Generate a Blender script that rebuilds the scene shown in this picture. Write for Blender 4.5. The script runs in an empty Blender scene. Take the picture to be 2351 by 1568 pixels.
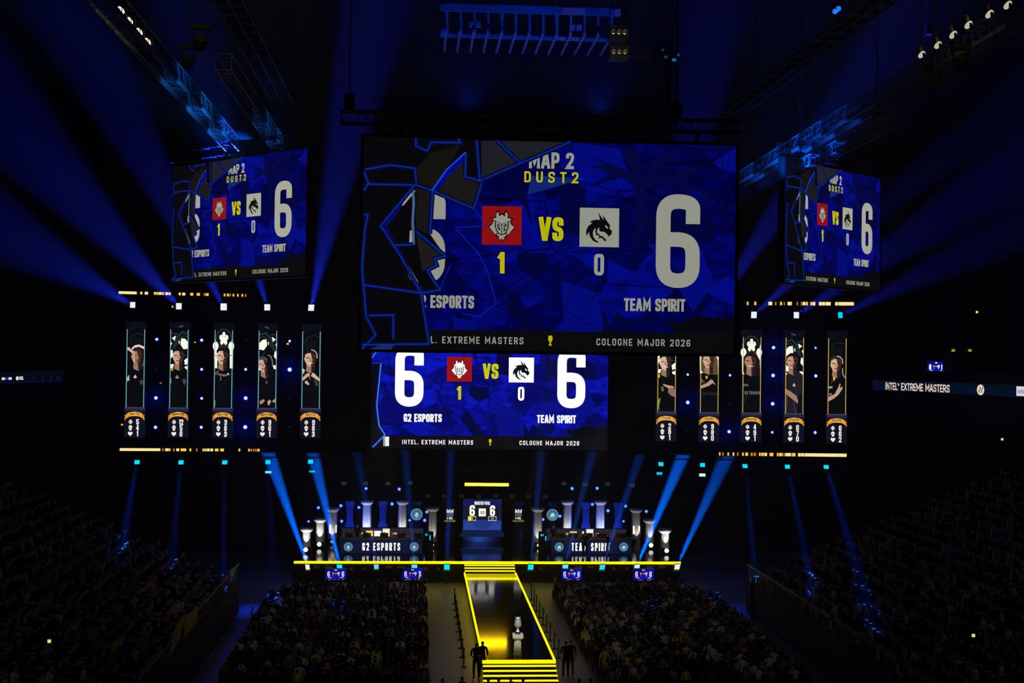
import bpy, math, random
import numpy as np
from mathutils import Vector, Matrix
from mathutils.geometry import tessellate_polygon

rnd = random.Random(7)
S = bpy.context.scene
COL = S.collection

# ---------------------------------------------------------------- camera
FPX = 3100.0                      # focal length in pixels of the 2351 px wide frame
CX, CY, WPX = 1175.5, 784.0, 2351
CAMZ = 15.9
YAW, PIT, ROL = [math.radians(a) for a in (3.98, 0.645, 0.72)]
_cy, _sy, _cp, _sp = math.cos(YAW), math.sin(YAW), math.cos(PIT), math.sin(PIT)
FW = Vector((_sy * _cp, _cy * _cp, _sp))
_r = Vector((_cy, -_sy, 0))
_u = _r.cross(FW)
RT = math.cos(ROL) * _r + math.sin(ROL) * _u
UP = -math.sin(ROL) * _r + math.cos(ROL) * _u
EYE = Vector((0, 0, CAMZ))
cam = bpy.data.cameras.new('camera')
camo = bpy.data.objects.new('camera', cam)
COL.objects.link(camo)
S.camera = camo
cam.sensor_width = 36
cam.lens = FPX / WPX * 36
cam.clip_end = 400
_m = Matrix((RT, UP, -FW)).transposed().to_4x4()
_m.translation = EYE
camo.matrix_world = _m

# ---------------------------------------------------------------- view, world
S.view_settings.view_transform = 'Standard'
S.view_settings.look = 'None'
S.view_settings.exposure = 0.0
S.view_settings.gamma = 1.0
S.view_settings.use_curve_mapping = False
S.cycles.use_denoising = True
S.cycles.volume_bounces = 0
S.cycles.adaptive_threshold = 0.04
S.cycles.adaptive_min_samples = 16
S.cycles.max_bounces = 4
S.cycles.diffuse_bounces = 1
S.cycles.glossy_bounces = 3
S.cycles.transmission_bounces = 2
S.cycles.sample_clamp_indirect = 1.0
W = bpy.data.worlds.new('world')
S.world = W
W.use_nodes = True
W.node_tree.nodes['Background'].inputs[0].default_value = (0, 0, 0, 1)
SIGMA = 0.0015                    # haze density per metre


def light(name, kind, loc, target, energy, color, **kw):
    l = bpy.data.lights.new(name, kind)
    l.energy = energy
    l.color = color
    for k, v in kw.items():
        setattr(l, k, v)
    o = bpy.data.objects.new(name, l)
    COL.objects.link(o)
    o.location = loc
    o.rotation_euler = (Vector(target) - Vector(loc)).to_track_quat('-Z', 'Y').to_euler()
    return o


# dim unseen fill lights added under the roof, aimed forward and down at the floor seats and the stands
for x_ in (-7, 17):
    light('crowd_fill', 'SPOT', (x_, 34, 36.5), (5 + (x_ - 5) * .35, 78, 0), 2200, (1, .86, .58), spot_size=math.radians(38), spot_blend=.9, shadow_soft_size=.5)
light('crowd_fill', 'SPOT', (-20, 26, 36), (-21, 56, 4), 900, (1, .86, .74), spot_size=math.radians(44), spot_blend=.9, shadow_soft_size=.5)
light('crowd_fill', 'SPOT', (30, 26, 36), (31, 56, 4), 900, (1, .86, .74), spot_size=math.radians(44), spot_blend=.9, shadow_soft_size=.5)
# blue fill lights added behind the desks to brighten the column boards
for x_ in (-4, 5, 14):
    light('board_fill', 'SPOT', (x_, 103.4, 1.7), (x_, 106.8, 4.5), 420, (.05, .16, 1), spot_size=math.radians(130), spot_blend=.6, shadow_soft_size=.1)


# ---------------------------------------------------------------- geometry helpers
def ray(px, py):
    return FW + RT * ((px - CX) / FPX) - UP * ((py - CY) / FPX)


def P(px, py, Y):
    """The point of the room at depth Y that the photograph shows at (px, py)."""
    d = ray(px, py)
    return EYE + d * (Y / d.y)


def PZ(px, py, z):
    d = ray(px, py)
    return EYE + d * ((z - CAMZ) / d.z)


def rect(x0, y0, x1, y1, Y):
    xm, ym = (x0 + x1) / 2, (y0 + y1) / 2
    return P(x0, ym, Y).x, P(x1, ym, Y).x, P(xm, y1, Y).z, P(xm, y0, Y).z


def lin(c):
    return tuple((v / 255 / 12.92 if v <= 10 else ((v / 255 + .055) / 1.055) ** 2.4) for v in c)


_mats = {}


def em(rgb, depth=0.0, k=1.0, sampled=False, name=None):
    """Light-emitting material with the display colour rgb (0..255), seen through DEPTH metres of haze."""
    key = (tuple(rgb), round(depth), k, sampled)
    if key in _mats:
        return _mats[key]
    m = bpy.data.materials.new(name or 'glow')
    m.use_nodes = True
    nt = m.node_tree
    nt.nodes.clear()
    o = nt.nodes.new('ShaderNodeOutputMaterial')
    e = nt.nodes.new('ShaderNodeEmission')
    e.inputs[0].default_value = (*lin(rgb), 1)
    e.inputs[1].default_value = k * math.exp(SIGMA * depth)
    nt.links.new(e.outputs[0], o.inputs[0])
    m.cycles.emission_sampling = 'AUTO' if sampled else 'NONE'
    _mats[key] = m
    return m


def pm(name, col, rough=.6, metal=0.0, spec=.3, var=.25, scale=3.0, objcol=False):
    """Painted / metal / cloth material with a little procedural unevenness."""
    if name in _mats:
        return _mats[name]
    m = bpy.data.materials.new(name)
    m.use_nodes = True
    nt = m.node_tree
    b = nt.nodes['Principled BSDF']
    b.inputs['Roughness'].default_value = rough
    b.inputs['Metallic'].default_value = metal
    b.inputs['Specular IOR Level'].default_value = spec
    tc = nt.nodes.new('ShaderNodeTexCoord')
    n = nt.nodes.new('ShaderNodeTexNoise')
    n.inputs['Scale'].default_value = scale
    nt.links.new(tc.outputs['Object'], n.inputs['Vector'])
    mr = nt.nodes.new('ShaderNodeMapRange')
    mr.inputs['To Min'].default_value = 1 - var
    mr.inputs['To Max'].default_value = 1 + var
    nt.links.new(n.outputs['Fac'], mr.inputs['Value'])
    mx = nt.nodes.new('ShaderNodeMix')
    mx.data_type = 'RGBA'
    mx.blend_type = 'MULTIPLY'
    mx.inputs[0].default_value = 1
    mx.inputs[6].default_value = (*col, 1)
    if objcol:
        oi = nt.nodes.new('ShaderNodeObjectInfo')
        nt.links.new(oi.outputs['Color'], mx.inputs[6])
    nt.links.new(mr.outputs[0], mx.inputs[7])
    nt.links.new(mx.outputs[2], b.inputs['Base Color'])
    _mats[name] = m
    return m


BLACK = pm('black_paint', (.012, .012, .013), .5)
DRAPE = pm('black_cloth', (.004, .004, .005), .9, spec=.05)
METAL = pm('truss_aluminium', (.16, .165, .175), .45, .25)
DARKMETAL = pm('dark_metal', (.022, .022, .024), .45, .3)
RUBBER = pm('black_rubber', (.01, .01, .01), .8)
CONCRETE = pm('grey_concrete', (.16, .155, .14), .42, spec=.35, scale=.8)
WALLM = pm('dark_wall', (.02, .02, .022), .85, spec=.1)
TIER = pm('tier_concrete', (.05, .05, .05), .8, spec=.1)
GLOSS = pm('gloss_black_floor', (.004, .004, .004), .09, spec=.55, scale=.5)
RUNWAYM = pm('gloss_black_runway', (.003, .003, .003), .085, spec=.6, scale=.5)
STONE = pm('white_plaster', (.62, .61, .58), .6, scale=6)
SILVER = pm('polished_silver', (.82, .82, .84), .34, .55, var=.08)
SEATM = pm('dark_seat', (.012, .012, .014), .7)
NAVY = pm('navy_panel', (.01, .016, .05), .4)
BLUEFLAT = pm('blue_scenic_board', (.06, .12, .45), .7)


class MB:
    """Collects shapes (world or local coordinates) and links them as ONE mesh object."""

    def __init__(s):
        s.v, s.f, s.mi, s.ms = [], [], [], []

    def m(s, mat):
        if mat not in s.ms:
            s.ms.append(mat)
        return s.ms.index(mat)

    def face(s, pts, mat):
        b = len(s.v)
        s.v.extend(tuple(p) for p in pts)
        s.f.append(tuple(range(b, b + len(pts))))
        s.mi.append(s.m(mat))

    def add(s, vs, fs, mat):
        b = len(s.v)
        s.v.extend(tuple(p) for p in vs)
        i = s.m(mat)
        for f in fs:
            s.f.append(tuple(b + j for j in f))
            s.mi.append(i)

    def box(s, a, b, mat, rot=None, piv=None):
        vs = [Vector((x, y, z)) for x in (a[0], b[0]) for y in (a[1], b[1]) for z in (a[2], b[2])]
        if rot is not None:
            piv = Vector(piv)
            vs = [rot @ (v - piv) + piv for v in vs]
        s.add(vs, [(0, 1, 3, 2), (4, 6, 7, 5), (0, 4, 5, 1), (2, 3, 7, 6), (0, 2, 6, 4), (1, 5, 7, 3)], mat)

    def tube(s, p, q, r, mat, n=6, r2=None):
        p, q = Vector(p), Vector(q)
        r2 = r if r2 is None else r2
        d = (q - p).normalized()
        a = d.orthogonal().normalized()
        b = d.cross(a)
        vs = []
        for c, rr in ((p, r), (q, r2)):
            for i in range(n):
                t = 2 * math.pi * i / n
                vs.append(c + (a * math.cos(t) + b * math.sin(t)) * rr)
        fs = [(i, (i + 1) % n, n + (i + 1) % n, n + i) for i in range(n)]
        fs += [tuple(range(n - 1, -1, -1)), tuple(range(n, 2 * n))]
        s.add(vs, fs, mat)

    def lathe(s, c, prof, mat, n=20, flute=0.0, axis=None):
        """prof: (radius, height) from bottom to top about the vertical through c (or about AXIS)."""
        c = Vector(c)
        rot = Vector((0, 0, 1)).rotation_difference(Vector(axis)).to_matrix() if axis is not None else Matrix.Identity(3)
        vs, fs = [], []
        for (r, h) in prof:
            for i in range(n):
                t = 2 * math.pi * i / n
                rr = r * (1 - (flute if i % 2 else 0))
                vs.append(c + rot @ Vector((rr * math.cos(t), rr * math.sin(t), h)))
        for k in range(len(prof) - 1):
            for i in range(n):
                j = (i + 1) % n
                fs.append((k * n + i, k * n + j, (k + 1) * n + j, (k + 1) * n + i))
        fs.append(tuple(range(n - 1, -1, -1)))
        fs.append(tuple((len(prof) - 1) * n + i for i in range(n)))
        s.add(vs, fs, mat)

    def build(s, name, parent=None, loc=None, local=False, smooth=False):
        me = bpy.data.meshes.new(name)
        o = bpy.data.objects.new(name, me)
        COL.objects.link(o)
        off = Vector((0, 0, 0))
        if loc is not None:
            o.location = loc
            off = Vector(loc)
        if parent is not None:
            o.parent = parent
            if not local:
                off = wloc(parent)
        vs = s.v if local or off.length == 0 else [(x - off.x, y - off.y, z - off.z) for x, y, z in s.v]
        me.from_pydata(vs, [], s.f)
        for mt in s.ms:
            me.materials.append(mt)
        me.polygons.foreach_set('material_index', s.mi)
        if smooth:
            me.polygons.foreach_set('use_smooth', [True] * len(s.f))
        me.update()
        return o


def wloc(o):
    v = Vector((0, 0, 0))
    while o is not None:
        v += Vector(o.location)
        o = o.parent
    return v


def tag(o, label=None, cat=None, group=None, kind=None):
    for k, v in (('label', label), ('category', cat), ('group', group), ('kind', kind)):
        if v:
            o[k] = v
    return o


def thing(name, label, cat, loc=(0, 0, 0), group=None, rot=None, kind=None):
    o = bpy.data.objects.new(name, None)
    o.empty_display_size = .2
    COL.objects.link(o)
    o.location = loc
    if rot:
        o.rotation_euler = rot
    return tag(o, label, cat, group, kind)


def struct(name, mb):
    return tag(mb.build(name), kind='structure')


ORD = ['first', 'second', 'third', 'fourth', 'fifth', 'sixth', 'seventh', 'eighth', 'ninth', 'tenth', 'eleventh', 'twelfth',
       'thirteenth', 'fourteenth', 'fifteenth', 'sixteenth']

# ---------------------------------------------------------------- lettering: a condensed stroke alphabet
GL = {
    'A': (.56, [[(0, 0), (.40, 1), (.60, 1), (1, 0)], [(.17, .26), (.83, .26)]]),
    'B': (.5, [[(0, .5), (.8, .5), (1, .62, 1), (1, 1, 1), (0, 1), (0, 0), (1, 0, 1), (1, .5, 1), (.7, .5)]]),
    'C': (.5, [[(1, .77), (1, 1, 1), (0, 1, 1), (0, 0, 1), (1, 0, 1), (1, .23)]]),
    'D': (.5, [[(0, .5), (0, 0), (1, 0, 1), (1, 1, 1), (0, 1), (0, .5)]]),
    'E': (.44, [[(1, 1), (0, 1), (0, 0), (1, 0)], [(0, .5), (.9, .5)]]),
    'F': (.44, [[(1, 1), (0, 1), (0, 0)], [(0, .5), (.9, .5)]]),
    'G': (.5, [[(1, .78), (1, 1, 1), (0, 1, 1), (0, 0, 1), (1, 0, 1), (1, .43), (.86, .43)]]),
    'H': (.5, [[(0, 0), (0, 1)], [(1, 0), (1, 1)], [(0, .5), (1, .5)]]),
    'I': (.17, [[(.5, 0), (.5, 1)]]),
    'J': (.46, [[(1, 1), (1, 0, 1), (0, 0, 1), (0, .3)]]),
    'K': (.5, [[(0, 0), (0, 1)], [(1, 1), (.1, .48), (1, 0)]]),
    'L': (.42, [[(0, 1), (0, 0), (1, 0)]]),
    'M': (.68, [[(0, 0), (0, 1), (.5, .3), (1, 1), (1, 0)]]),
    'N': (.52, [[(0, 0), (0, 1), (1, 0), (1, 1)]]),
    'O': (.5, [[(.5, 1), (0, 1, 1), (0, 0, 1), (1, 0, 1), (1, 1, 1), (.5, 1)]]),
    'P': (.5, [[(0, 0), (0, 1), (1, 1, 1), (1, .42, 1), (0, .42)]]),
    'Q': (.5, [[(.5, 1), (0, 1, 1), (0, 0, 1), (1, 0, 1), (1, 1, 1), (.5, 1)], [(.6, .25), (1, -.05)]]),
    'R': (.5, [[(0, 0), (0, 1), (1, 1, 1), (1, .46, 1), (0, .46)], [(.5, .46), (1, 0)]]),
    'S': (.5, [[(1, .81), (1, 1, 1), (0, 1, 1), (0, .54, 1), (1, .46, 1), (1, 0, 1), (0, 0, 1), (0, .19)]]),
    'T': (.48, [[(0, 1), (1, 1)], [(.5, 1), (.5, 0)]]),
    'U': (.5, [[(0, 1), (0, 0, 1), (1, 0, 1), (1, 1)]]),
    'V': (.56, [[(0, 1), (.43, 0), (.57, 0), (1, 1)]]),
    'W': (.75, [[(0, 1), (.25, 0), (.5, .8), (.75, 0), (1, 1)]]),
    'X': (.54, [[(0, 0), (1, 1)], [(0, 1), (1, 0)]]),
    'Y': (.54, [[(0, 1), (.5, .45), (1, 1)], [(.5, .45), (.5, 0)]]),
    'Z': (.48, [[(0, 1), (1, 1), (0, 0), (1, 0)]]),
    '0': (.5, [[(.5, 1), (0, 1, 1), (0, 0, 1), (1, 0, 1), (1, 1, 1), (.5, 1)]]),
    '1': (.3, [[(.1, .84), (.7, 1), (.9, 1), (.9, 0)]]),
    '2': (.5, [[(0, .80), (0, 1, 1), (1, 1, 1), (1, .6, 1), (0, 0), (1, 0)]]),
    '3': (.5, [[(0, .81), (0, 1, 1), (1, 1, 1), (1, .54, 1), (.35, .54)], [(.4, .54), (1, .54, 1), (1, 0, 1), (0, 0, 1), (0, .19)]]),
    '4': (.52, [[(.75, 0), (.75, 1), (.6, 1), (0, .25), (1, .25)]]),
    '5': (.5, [[(1, 1), (0, 1), (0, .56), (1, .56, 1), (1, 0, 1), (0, 0, 1), (0, .2)]]),
    '6': (.5, [[(1, .81), (1, 1, 1), (0, 1, 1), (0, 0, 1), (1, 0, 1), (1, .52, 1), (0, .52)]]),
    '7': (.48, [[(0, 1), (1, 1), (.4, 0)]]),
    '8': (.5, [[(.5, .53), (0, .53, 1), (0, 1, 1), (1, 1, 1), (1, .53, 1), (0, .53, 1), (0, 0, 1), (1, 0, 1), (1, .53, 1), (.5, .53)]]),
    '9': (.5, [[(0, .19), (0, 0, 1), (1, 0, 1), (1, 1, 1), (0, 1, 1), (0, .48, 1), (1, .48)]]),
    '-': (.3, [[(0, .5), (1, .5)]]),
    '.': (.14, [[(.5, 0), (.5, .01)]]),
    'i': (.17, [[(.5, 0), (.5, .68)], [(.5, .9), (.5, 1)]]),
    'n': (.44, [[(0, 0), (0, .68), (1, .68, 1), (1, 0)]]),
    't': (.34, [[(.3, 1), (.3, 0), (1, 0)], [(-.1, .68), (.95, .68)]]),
    'e': (.44, [[(0, .36), (1, .36), (1, .68, 1), (0, .68, 1), (0, 0, 1), (1, 0)]]),
    'l': (.17, [[(.5, 0), (.5, 1)]]),
    '®': (.2, [[(.5, .95), (0, .95, 1), (0, .7, 1), (1, .7, 1), (1, .95, 1), (.5, .95)]]),
    ' ': (.26, []),
}


def round_line(pts, rad):
    out = []
    for i, p in enumerate(pts):
        q = Vector(p[:2])
        if len(p) > 2 and p[2] and 0 < i < len(pts) - 1:
            a, b = Vector(pts[i - 1][:2]), Vector(pts[i + 1][:2])
            ra = min(rad, (a - q).length * .5)
            rb = min(rad, (b - q).length * .5)
            s, e = q + (a - q).normalized() * ra, q + (b - q).normalized() * rb
            for k in range(9):
                t = k / 8
                out.append(s * (1 - t) ** 2 + q * (2 * t * (1 - t)) + e * t * t)
        else:
            out.append(q)
    r = [out[0]]
    for p in out[1:]:
        if (p - r[-1]).length > 1e-5:
            r.append(p)
    return r


def strip(pts, w, closed=False):
    """Quads of a mitred band of width w along the 2-D points."""
    pts = [Vector(p[:2]) for p in pts]
    n = len(pts)
    L, R = [], []
    for i, p in enumerate(pts):
        a = pts[i - 1] if i or closed else None
        b = pts[(i + 1) % n] if i < n - 1 or closed else None
        d1 = (p - a).normalized() if a is not None else None
        d2 = (b - p).normalized() if b is not None else None
        if d1 is None:
            d1 = d2
        if d2 is None:
            d2 = d1
        n1, n2 = Vector((-d1.y, d1.x)), Vector((-d2.y, d2.x))
        m = n1 + n2
        if m.length < .2:
            m = n1
        m.normalize()
        k = w / 2 / max(.35, m.dot(n1))
        L.append(p + m * k)
        R.append(p - m * k)
    return [(L[i], R[i], R[(i + 1) % n], L[(i + 1) % n]) for i in range(n if closed else n - 1)]


class Gfx(MB):
    """A flat picture: u to the right, v down, both 0..1 over a W x H face whose top left corner is (x0, y, z1); it faces -y."""

    def __init__(s, x0, z1, y, Wd, Hd, step=.003):
        super().__init__()
        s.x0, s.z1, s.y, s.W, s.H, s.step, s.lay = x0, z1, y, Wd, Hd, step, 0

    def pt(s, u, v):
        return (s.x0 + u * s.W, s.y - s.lay * s.step, s.z1 - v * s.H)

    def fill(s, pts, mat):
        s.lay += 1
        tri = tessellate_polygon([[Vector((p[0] * s.W, -p[1] * s.H, 0)) for p in pts]])
        b = len(s.v)
        s.v.extend(s.pt(p[0], p[1]) for p in pts)
        i = s.m(mat)
        for t in tri:
            s.f.append(tuple(b + j for j in t))
            s.mi.append(i)

    def quad(s, u0, v0, u1, v1, mat):
        s.lay += 1
        s.face([s.pt(u0, v1), s.pt(u1, v1), s.pt(u1, v0), s.pt(u0, v0)], mat)

    def disc(s, u, v, ru, rv, mat, n=20, a0=0, a1=360):
        s.fill([(u + ru * math.cos(math.radians(a0 + (a1 - a0) * i / n)), v + rv * math.sin(math.radians(a0 + (a1 - a0) * i / n)))
                for i in range(n if a1 - a0 >= 360 else n + 1)], mat)

    def stroke(s, pts, w, mat, closed=False, rad=0):
        """w in units of the picture height."""
        s.lay += 1
        q = [(p[0] * s.W, -p[1] * s.H) + tuple(p[2:]) for p in pts]
        q = round_line(q, rad * s.H) if rad else q
        for quad in strip(q, w * s.H, closed):
            s.face([(s.x0 + p.x, s.y - s.lay * s.step, s.z1 + p.y) for p in quad], mat)

    def text(s, t, u0, v0, u1, v1, mat, th=.17, gap=.09, drop=0.0):
        """Text filling the box exactly; DROP lowers the right end (v) for a line set at a slant."""
        s.lay += 1
        tot = sum(GL[c][0] for c in t) + gap * (len(t) - 1)
        sx, sz = (u1 - u0) * s.W / tot, (v1 - v0) * s.H
        thz = th * sz
        x = 0
        for c in t:
            w, lines = GL[c]
            wx = w * sx
            for ln in lines:
                i = min(thz / 2, wx / 2)
                q = [(i + p[0] * (wx - 2 * i), thz / 2 + p[1] * (sz - thz)) + tuple(p[2:]) for p in ln]
                q = round_line(q, max(.02 * sz, min(.42 * wx, (wx - thz) * .5)))
                if len(q) < 2:
                    continue
                if (q[0] - q[-1]).length > 1e-4:                          # square ends
                    q[0] = q[0] + (q[0] - q[1]).normalized() * (thz / 2)
                    q[-1] = q[-1] + (q[-1] - q[-2]).normalized() * (thz / 2)
                for quad in strip(q, thz):
                    s.face([(s.x0 + u0 * s.W + x * sx + p.x, s.y - s.lay * s.step, s.z1 - v1 * s.H + p.y - drop * s.H * (x * sx + p.x) / max(1e-6, (u1 - u0) * s.W)) for p in quad], mat)
            x += w + gap


def homog(c):
    A, b = [], []
    for (x, y), (u, v) in zip(c, ((0, 0), (1, 0), (1, 1), (0, 1))):
        A += [[x, y, 1, 0, 0, 0, -u * x, -u * y], [0, 0, 0, x, y, 1, -v * x, -v * y]]
        b += [u, v]
    h = np.append(np.linalg.solve(np.array(A, float), np.array(b, float)), 1).reshape(3, 3)

    def f(x, y):
        q = h @ np.array((x, y, 1.0))
        return float(q[0] / q[2]), float(q[1] / q[2])
    return f


# ---------------------------------------------------------------- emblems (drawn in a unit square, v down)
def mir(p, c):
    return [(2 * c - x, y) for x, y in reversed(p)]


def nrm(pts, x0, y0, w, h):
    return [((x - x0) / w, (y - y0) / h) for x, y in pts]


MASK_DARK = [(610, 340), (640, 420), (700, 445), (770, 415), (800, 340), (850, 400), (880, 530), (1000, 570), (935, 640), (970, 720), (1045, 805),
             (860, 1010), (700, 1160), (560, 1030), (360, 790), (460, 690), (480, 640), (410, 560), (540, 530), (555, 400)]
MASK_HELM = [(600, 390), (628, 440), (622, 520), (702, 460), (785, 520), (780, 440), (815, 390), (850, 470), (845, 550), (945, 580), (930, 605),
             (870, 635), (702, 715), (530, 625), (490, 605), (460, 580), (560, 550), (560, 450)]
MASK_CHEEK = [(495, 632), (524, 642), (528, 790), (560, 890), (610, 960), (575, 930), (548, 1000), (385, 795), (470, 720)]
MASK_FACE = [(550, 650), (692, 732), (692, 990), (620, 940), (562, 830)]
MASK_CHIN = [(578, 965), (640, 985), (702, 1015), (765, 985), (828, 965), (825, 1000), (770, 1050), (765, 1090), (725, 1130), (700, 1097), (675, 1130),
             (635, 1090), (630, 1040), (578, 1000)]
DRAGON = [(695, 350), (855, 590), (825, 425), (1050, 745), (1030, 830), (1110, 910), (1085, 1010), (1040, 1045), (1020, 1085), (960, 1000), (880, 935),
          (770, 930), (725, 870), (738, 800), (690, 840), (665, 900), (680, 980), (720, 1005), (780, 1070), (820, 1060), (950, 1180), (905, 1230),
          (810, 1115), (690, 1145), (740, 1090), (700, 1035), (610, 1045), (640, 1010), (615, 920), (632, 820), (570, 880), (545, 980), (560, 1080),
          (620, 1180), (730, 1250), (650, 1260), (540, 1200), (460, 1080), (435, 955), (400, 1000), (375, 1080), (350, 980), (360, 870), (420, 760),
          (530, 680), (450, 655), (530, 600), (660, 570), (752, 578)]
DRAGON_EYE = [(920, 720), (988, 810), (988, 845), (930, 815), (905, 770)]


def mask_logo(g, u0, v0, u1, v1, white, dark):
    def q(p):
        return [(u0 + a * (u1 - u0), v0 + b * (v1 - v0)) for a, b in nrm(p, 202, 245, 1000, 1015)]
    g.fill(q(MASK_DARK), dark)
    for p in (MASK_HELM, MASK_CHEEK, mir(MASK_CHEEK, 702), MASK_FACE, mir(MASK_FACE, 702), MASK_CHIN):
        g.fill(q(p), white)
    w = .016 * (v1 - v0)
    g.stroke(q([(665, 765), (600, 730), (608, 830), (642, 870), (648, 815), (625, 800)]), w * 1.5, dark)
    g.stroke(q([(740, 765), (808, 722), (803, 765), (760, 805), (760, 890), (822, 840)]), w * 1.5, dark)


def dragon_logo(g, u0, v0, u1, v1, dark, light_):
    def q(p):
        return [(u0 + a * (u1 - u0), v0 + b * (v1 - v0)) for a, b in nrm(p, 160, 220, 1150, 1175)]
    g.fill(q(DRAGON), dark)
    g.fill(q(DRAGON_EYE), light_)


# ---------------------------------------------------------------- the score picture shown on every big screen
MAIN_PX = ((836.4, 315.6), (1689.8, 334.3), (1685.5, 810.5), (828.6, 803.0))
_uv = homog(MAIN_PX)


def A(x, y):                     # a spot on the near screen, measured there
    return _uv(800 + x / 2.4747, 300 + y / 2.4755)


def AP(pts):
    return [A(*p) for p in pts]


def picture_mat(depth, k):
    """The map picture behind the score: blue facets with thin cracks, shown on the LED surface."""
    m = bpy.data.materials.new('score_picture')
    m.use_nodes = True
    nt = m.node_tree
    nt.nodes.clear()
    N = nt.nodes.new
    o = N('ShaderNodeOutputMaterial')
    e = N('ShaderNodeEmission')
    tc = N('ShaderNodeTexCoord')
    mp = N('ShaderNodeMapping')
    mp.inputs['Scale'].default_value = (.34, 0, .62)
    nt.links.new(tc.outputs['Object'], mp.inputs[0])
    nz = N('ShaderNodeTexNoise')
    nz.inputs['Scale'].default_value = 1.6
    nz.inputs['Detail'].default_value = 3
    nt.links.new(mp.outputs[0], nz.inputs['Vector'])
    ad = N('ShaderNodeVectorMath')
    ad.operation = 'MULTIPLY_ADD'
    ad.inputs[1].default_value = (.25, 0, .25)
    nt.links.new(nz.outputs['Color'], ad.inputs[0])
    nt.links.new(mp.outputs[0], ad.inputs[2])
    v1 = N('ShaderNodeTexVoronoi')
    v1.inputs['Scale'].default_value = 1.5
    nt.links.new(ad.outputs[0], v1.inputs['Vector'])
    v2 = N('ShaderNodeTexVoronoi')
    v2.feature = 'DISTANCE_TO_EDGE'
    v2.inputs['Scale'].default_value = .95
    nt.links.new(mp.outputs[0], v2.inputs['Vector'])
    n2 = N('ShaderNodeTexNoise')
    n2.inputs['Scale'].default_value = 5
    n2.inputs['Detail'].default_value = 5
    nt.links.new(mp.outputs[0], n2.inputs['Vector'])
    sep = N('ShaderNodeSeparateColor')
    nt.links.new(v1.outputs['Color'], sep.inputs[0])
    mix = N('ShaderNodeMath')
    mix.operation = 'MULTIPLY_ADD'
    mix.inputs[1].default_value = .55
    nt.links.new(sep.outputs[0], mix.inputs[0])
    nt.links.new(n2.outputs['Fac'], mix.inputs[2])
    ramp = N('ShaderNodeValToRGB')
    cr = ramp.color_ramp
    cr.elements[0].position, cr.elements[0].color = .30, (*lin((2, 4, 60)), 1)
    cr.elements[1].position, cr.elements[1].color = 1.0, (*lin((8, 22, 205)), 1)
    x = cr.elements.new(.68)
    x.color = (*lin((4, 8, 125)), 1)
    nt.links.new(mix.outputs[0], ramp.inputs[0])
    lt = N('ShaderNodeMapRange')
    lt.inputs['From Min'].default_value = .004
    lt.inputs['From Max'].default_value = .016
    lt.inputs['To Min'].default_value = .35
    nt.links.new(v2.outputs['Distance'], lt.inputs['Value'])
    mul = N('ShaderNodeMath')
    mul.operation = 'MULTIPLY'
    mul.inputs[1].default_value = k * math.exp(SIGMA * depth)
    nt.links.new(lt.outputs[0], mul.inputs[0])
    nt.links.new(ramp.outputs[0], e.inputs[0])
    nt.links.new(mul.outputs[0], e.inputs[1])
    nt.links.new(e.outputs[0], o.inputs[0])
    m.cycles.emission_sampling = 'NONE'
    return m


PALM = [(1560, 95), (1605, 240), (1500, 190), (1370, 205), (1490, 235), (1425, 300), (1560, 262), (1630, 320), (1640, 520), (1612, 660), (1665, 660),
        (1690, 500), (1690, 330), (1790, 300), (1985, 340), (2060, 410), (2010, 330), (1880, 285), (2060, 185), (1900, 225), (1705, 290), (1760, 210),
        (1910, 100), (1745, 160), (1665, 262), (1645, 110)]
DARKS = [[(1205, 215), (1350, 330), (1350, 560), (1310, 600), (1205, 580)], [(880, 205), (1000, 300), (1055, 560), (1000, 420), (880, 330)],
         [(1690, 470), (1990, 455), (2090, 520), (2080, 640), (1700, 620)], [(960, 690), (1135, 700), (1135, 800), (1040, 830), (960, 770)],
         [(1000, 1140), (880, 980), (940, 900), (1010, 1010), (1130, 1140)], [(1440, 1000), (1490, 1100), (1530, 1030), (1620, 1100), (1640, 1142), (1450, 1142)]]
BRIGHTS = [[(1290, 72), (1540, 98), (1590, 235), (1400, 150), (1270, 190)], [(2070, 180), (2200, 90), (2200, 240), (2120, 220)],
           [(840, 720), (960, 680), (1062, 700), (840, 765)], [(1210, 850), (1420, 920), (1445, 1142), (1230, 1142)], [(590, 1060), (700, 1080), (745, 1142), (600, 1142)],
           [(1700, 640), (1860, 650), (1760, 720)], [(1990, 640), (2080, 860), (1960, 1030), (1880, 900)]]
CRACKS = [[(1290, 845), (1230, 1020), (1140, 1140)], [(1060, 1050), (940, 945), (1110, 800)], [(1400, 640), (1430, 900), (1370, 980)], [(1430, 180), (1540, 330), (1500, 430)],
          [(2130, 90), (2120, 300), (2190, 420)], [(1230, 1020), (1440, 1140)], [(845, 905), (920, 1060), (900, 1140)]]
SHARD = [(88, 36), (1265, 65), (985, 185), (750, 290), (762, 300), (712, 445), (480, 345), (465, 590), (552, 715), (490, 730), (503, 768), (450, 795), (480, 850),
         (522, 908), (415, 932), (470, 1222), (455, 1252), (70, 1247)]
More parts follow.
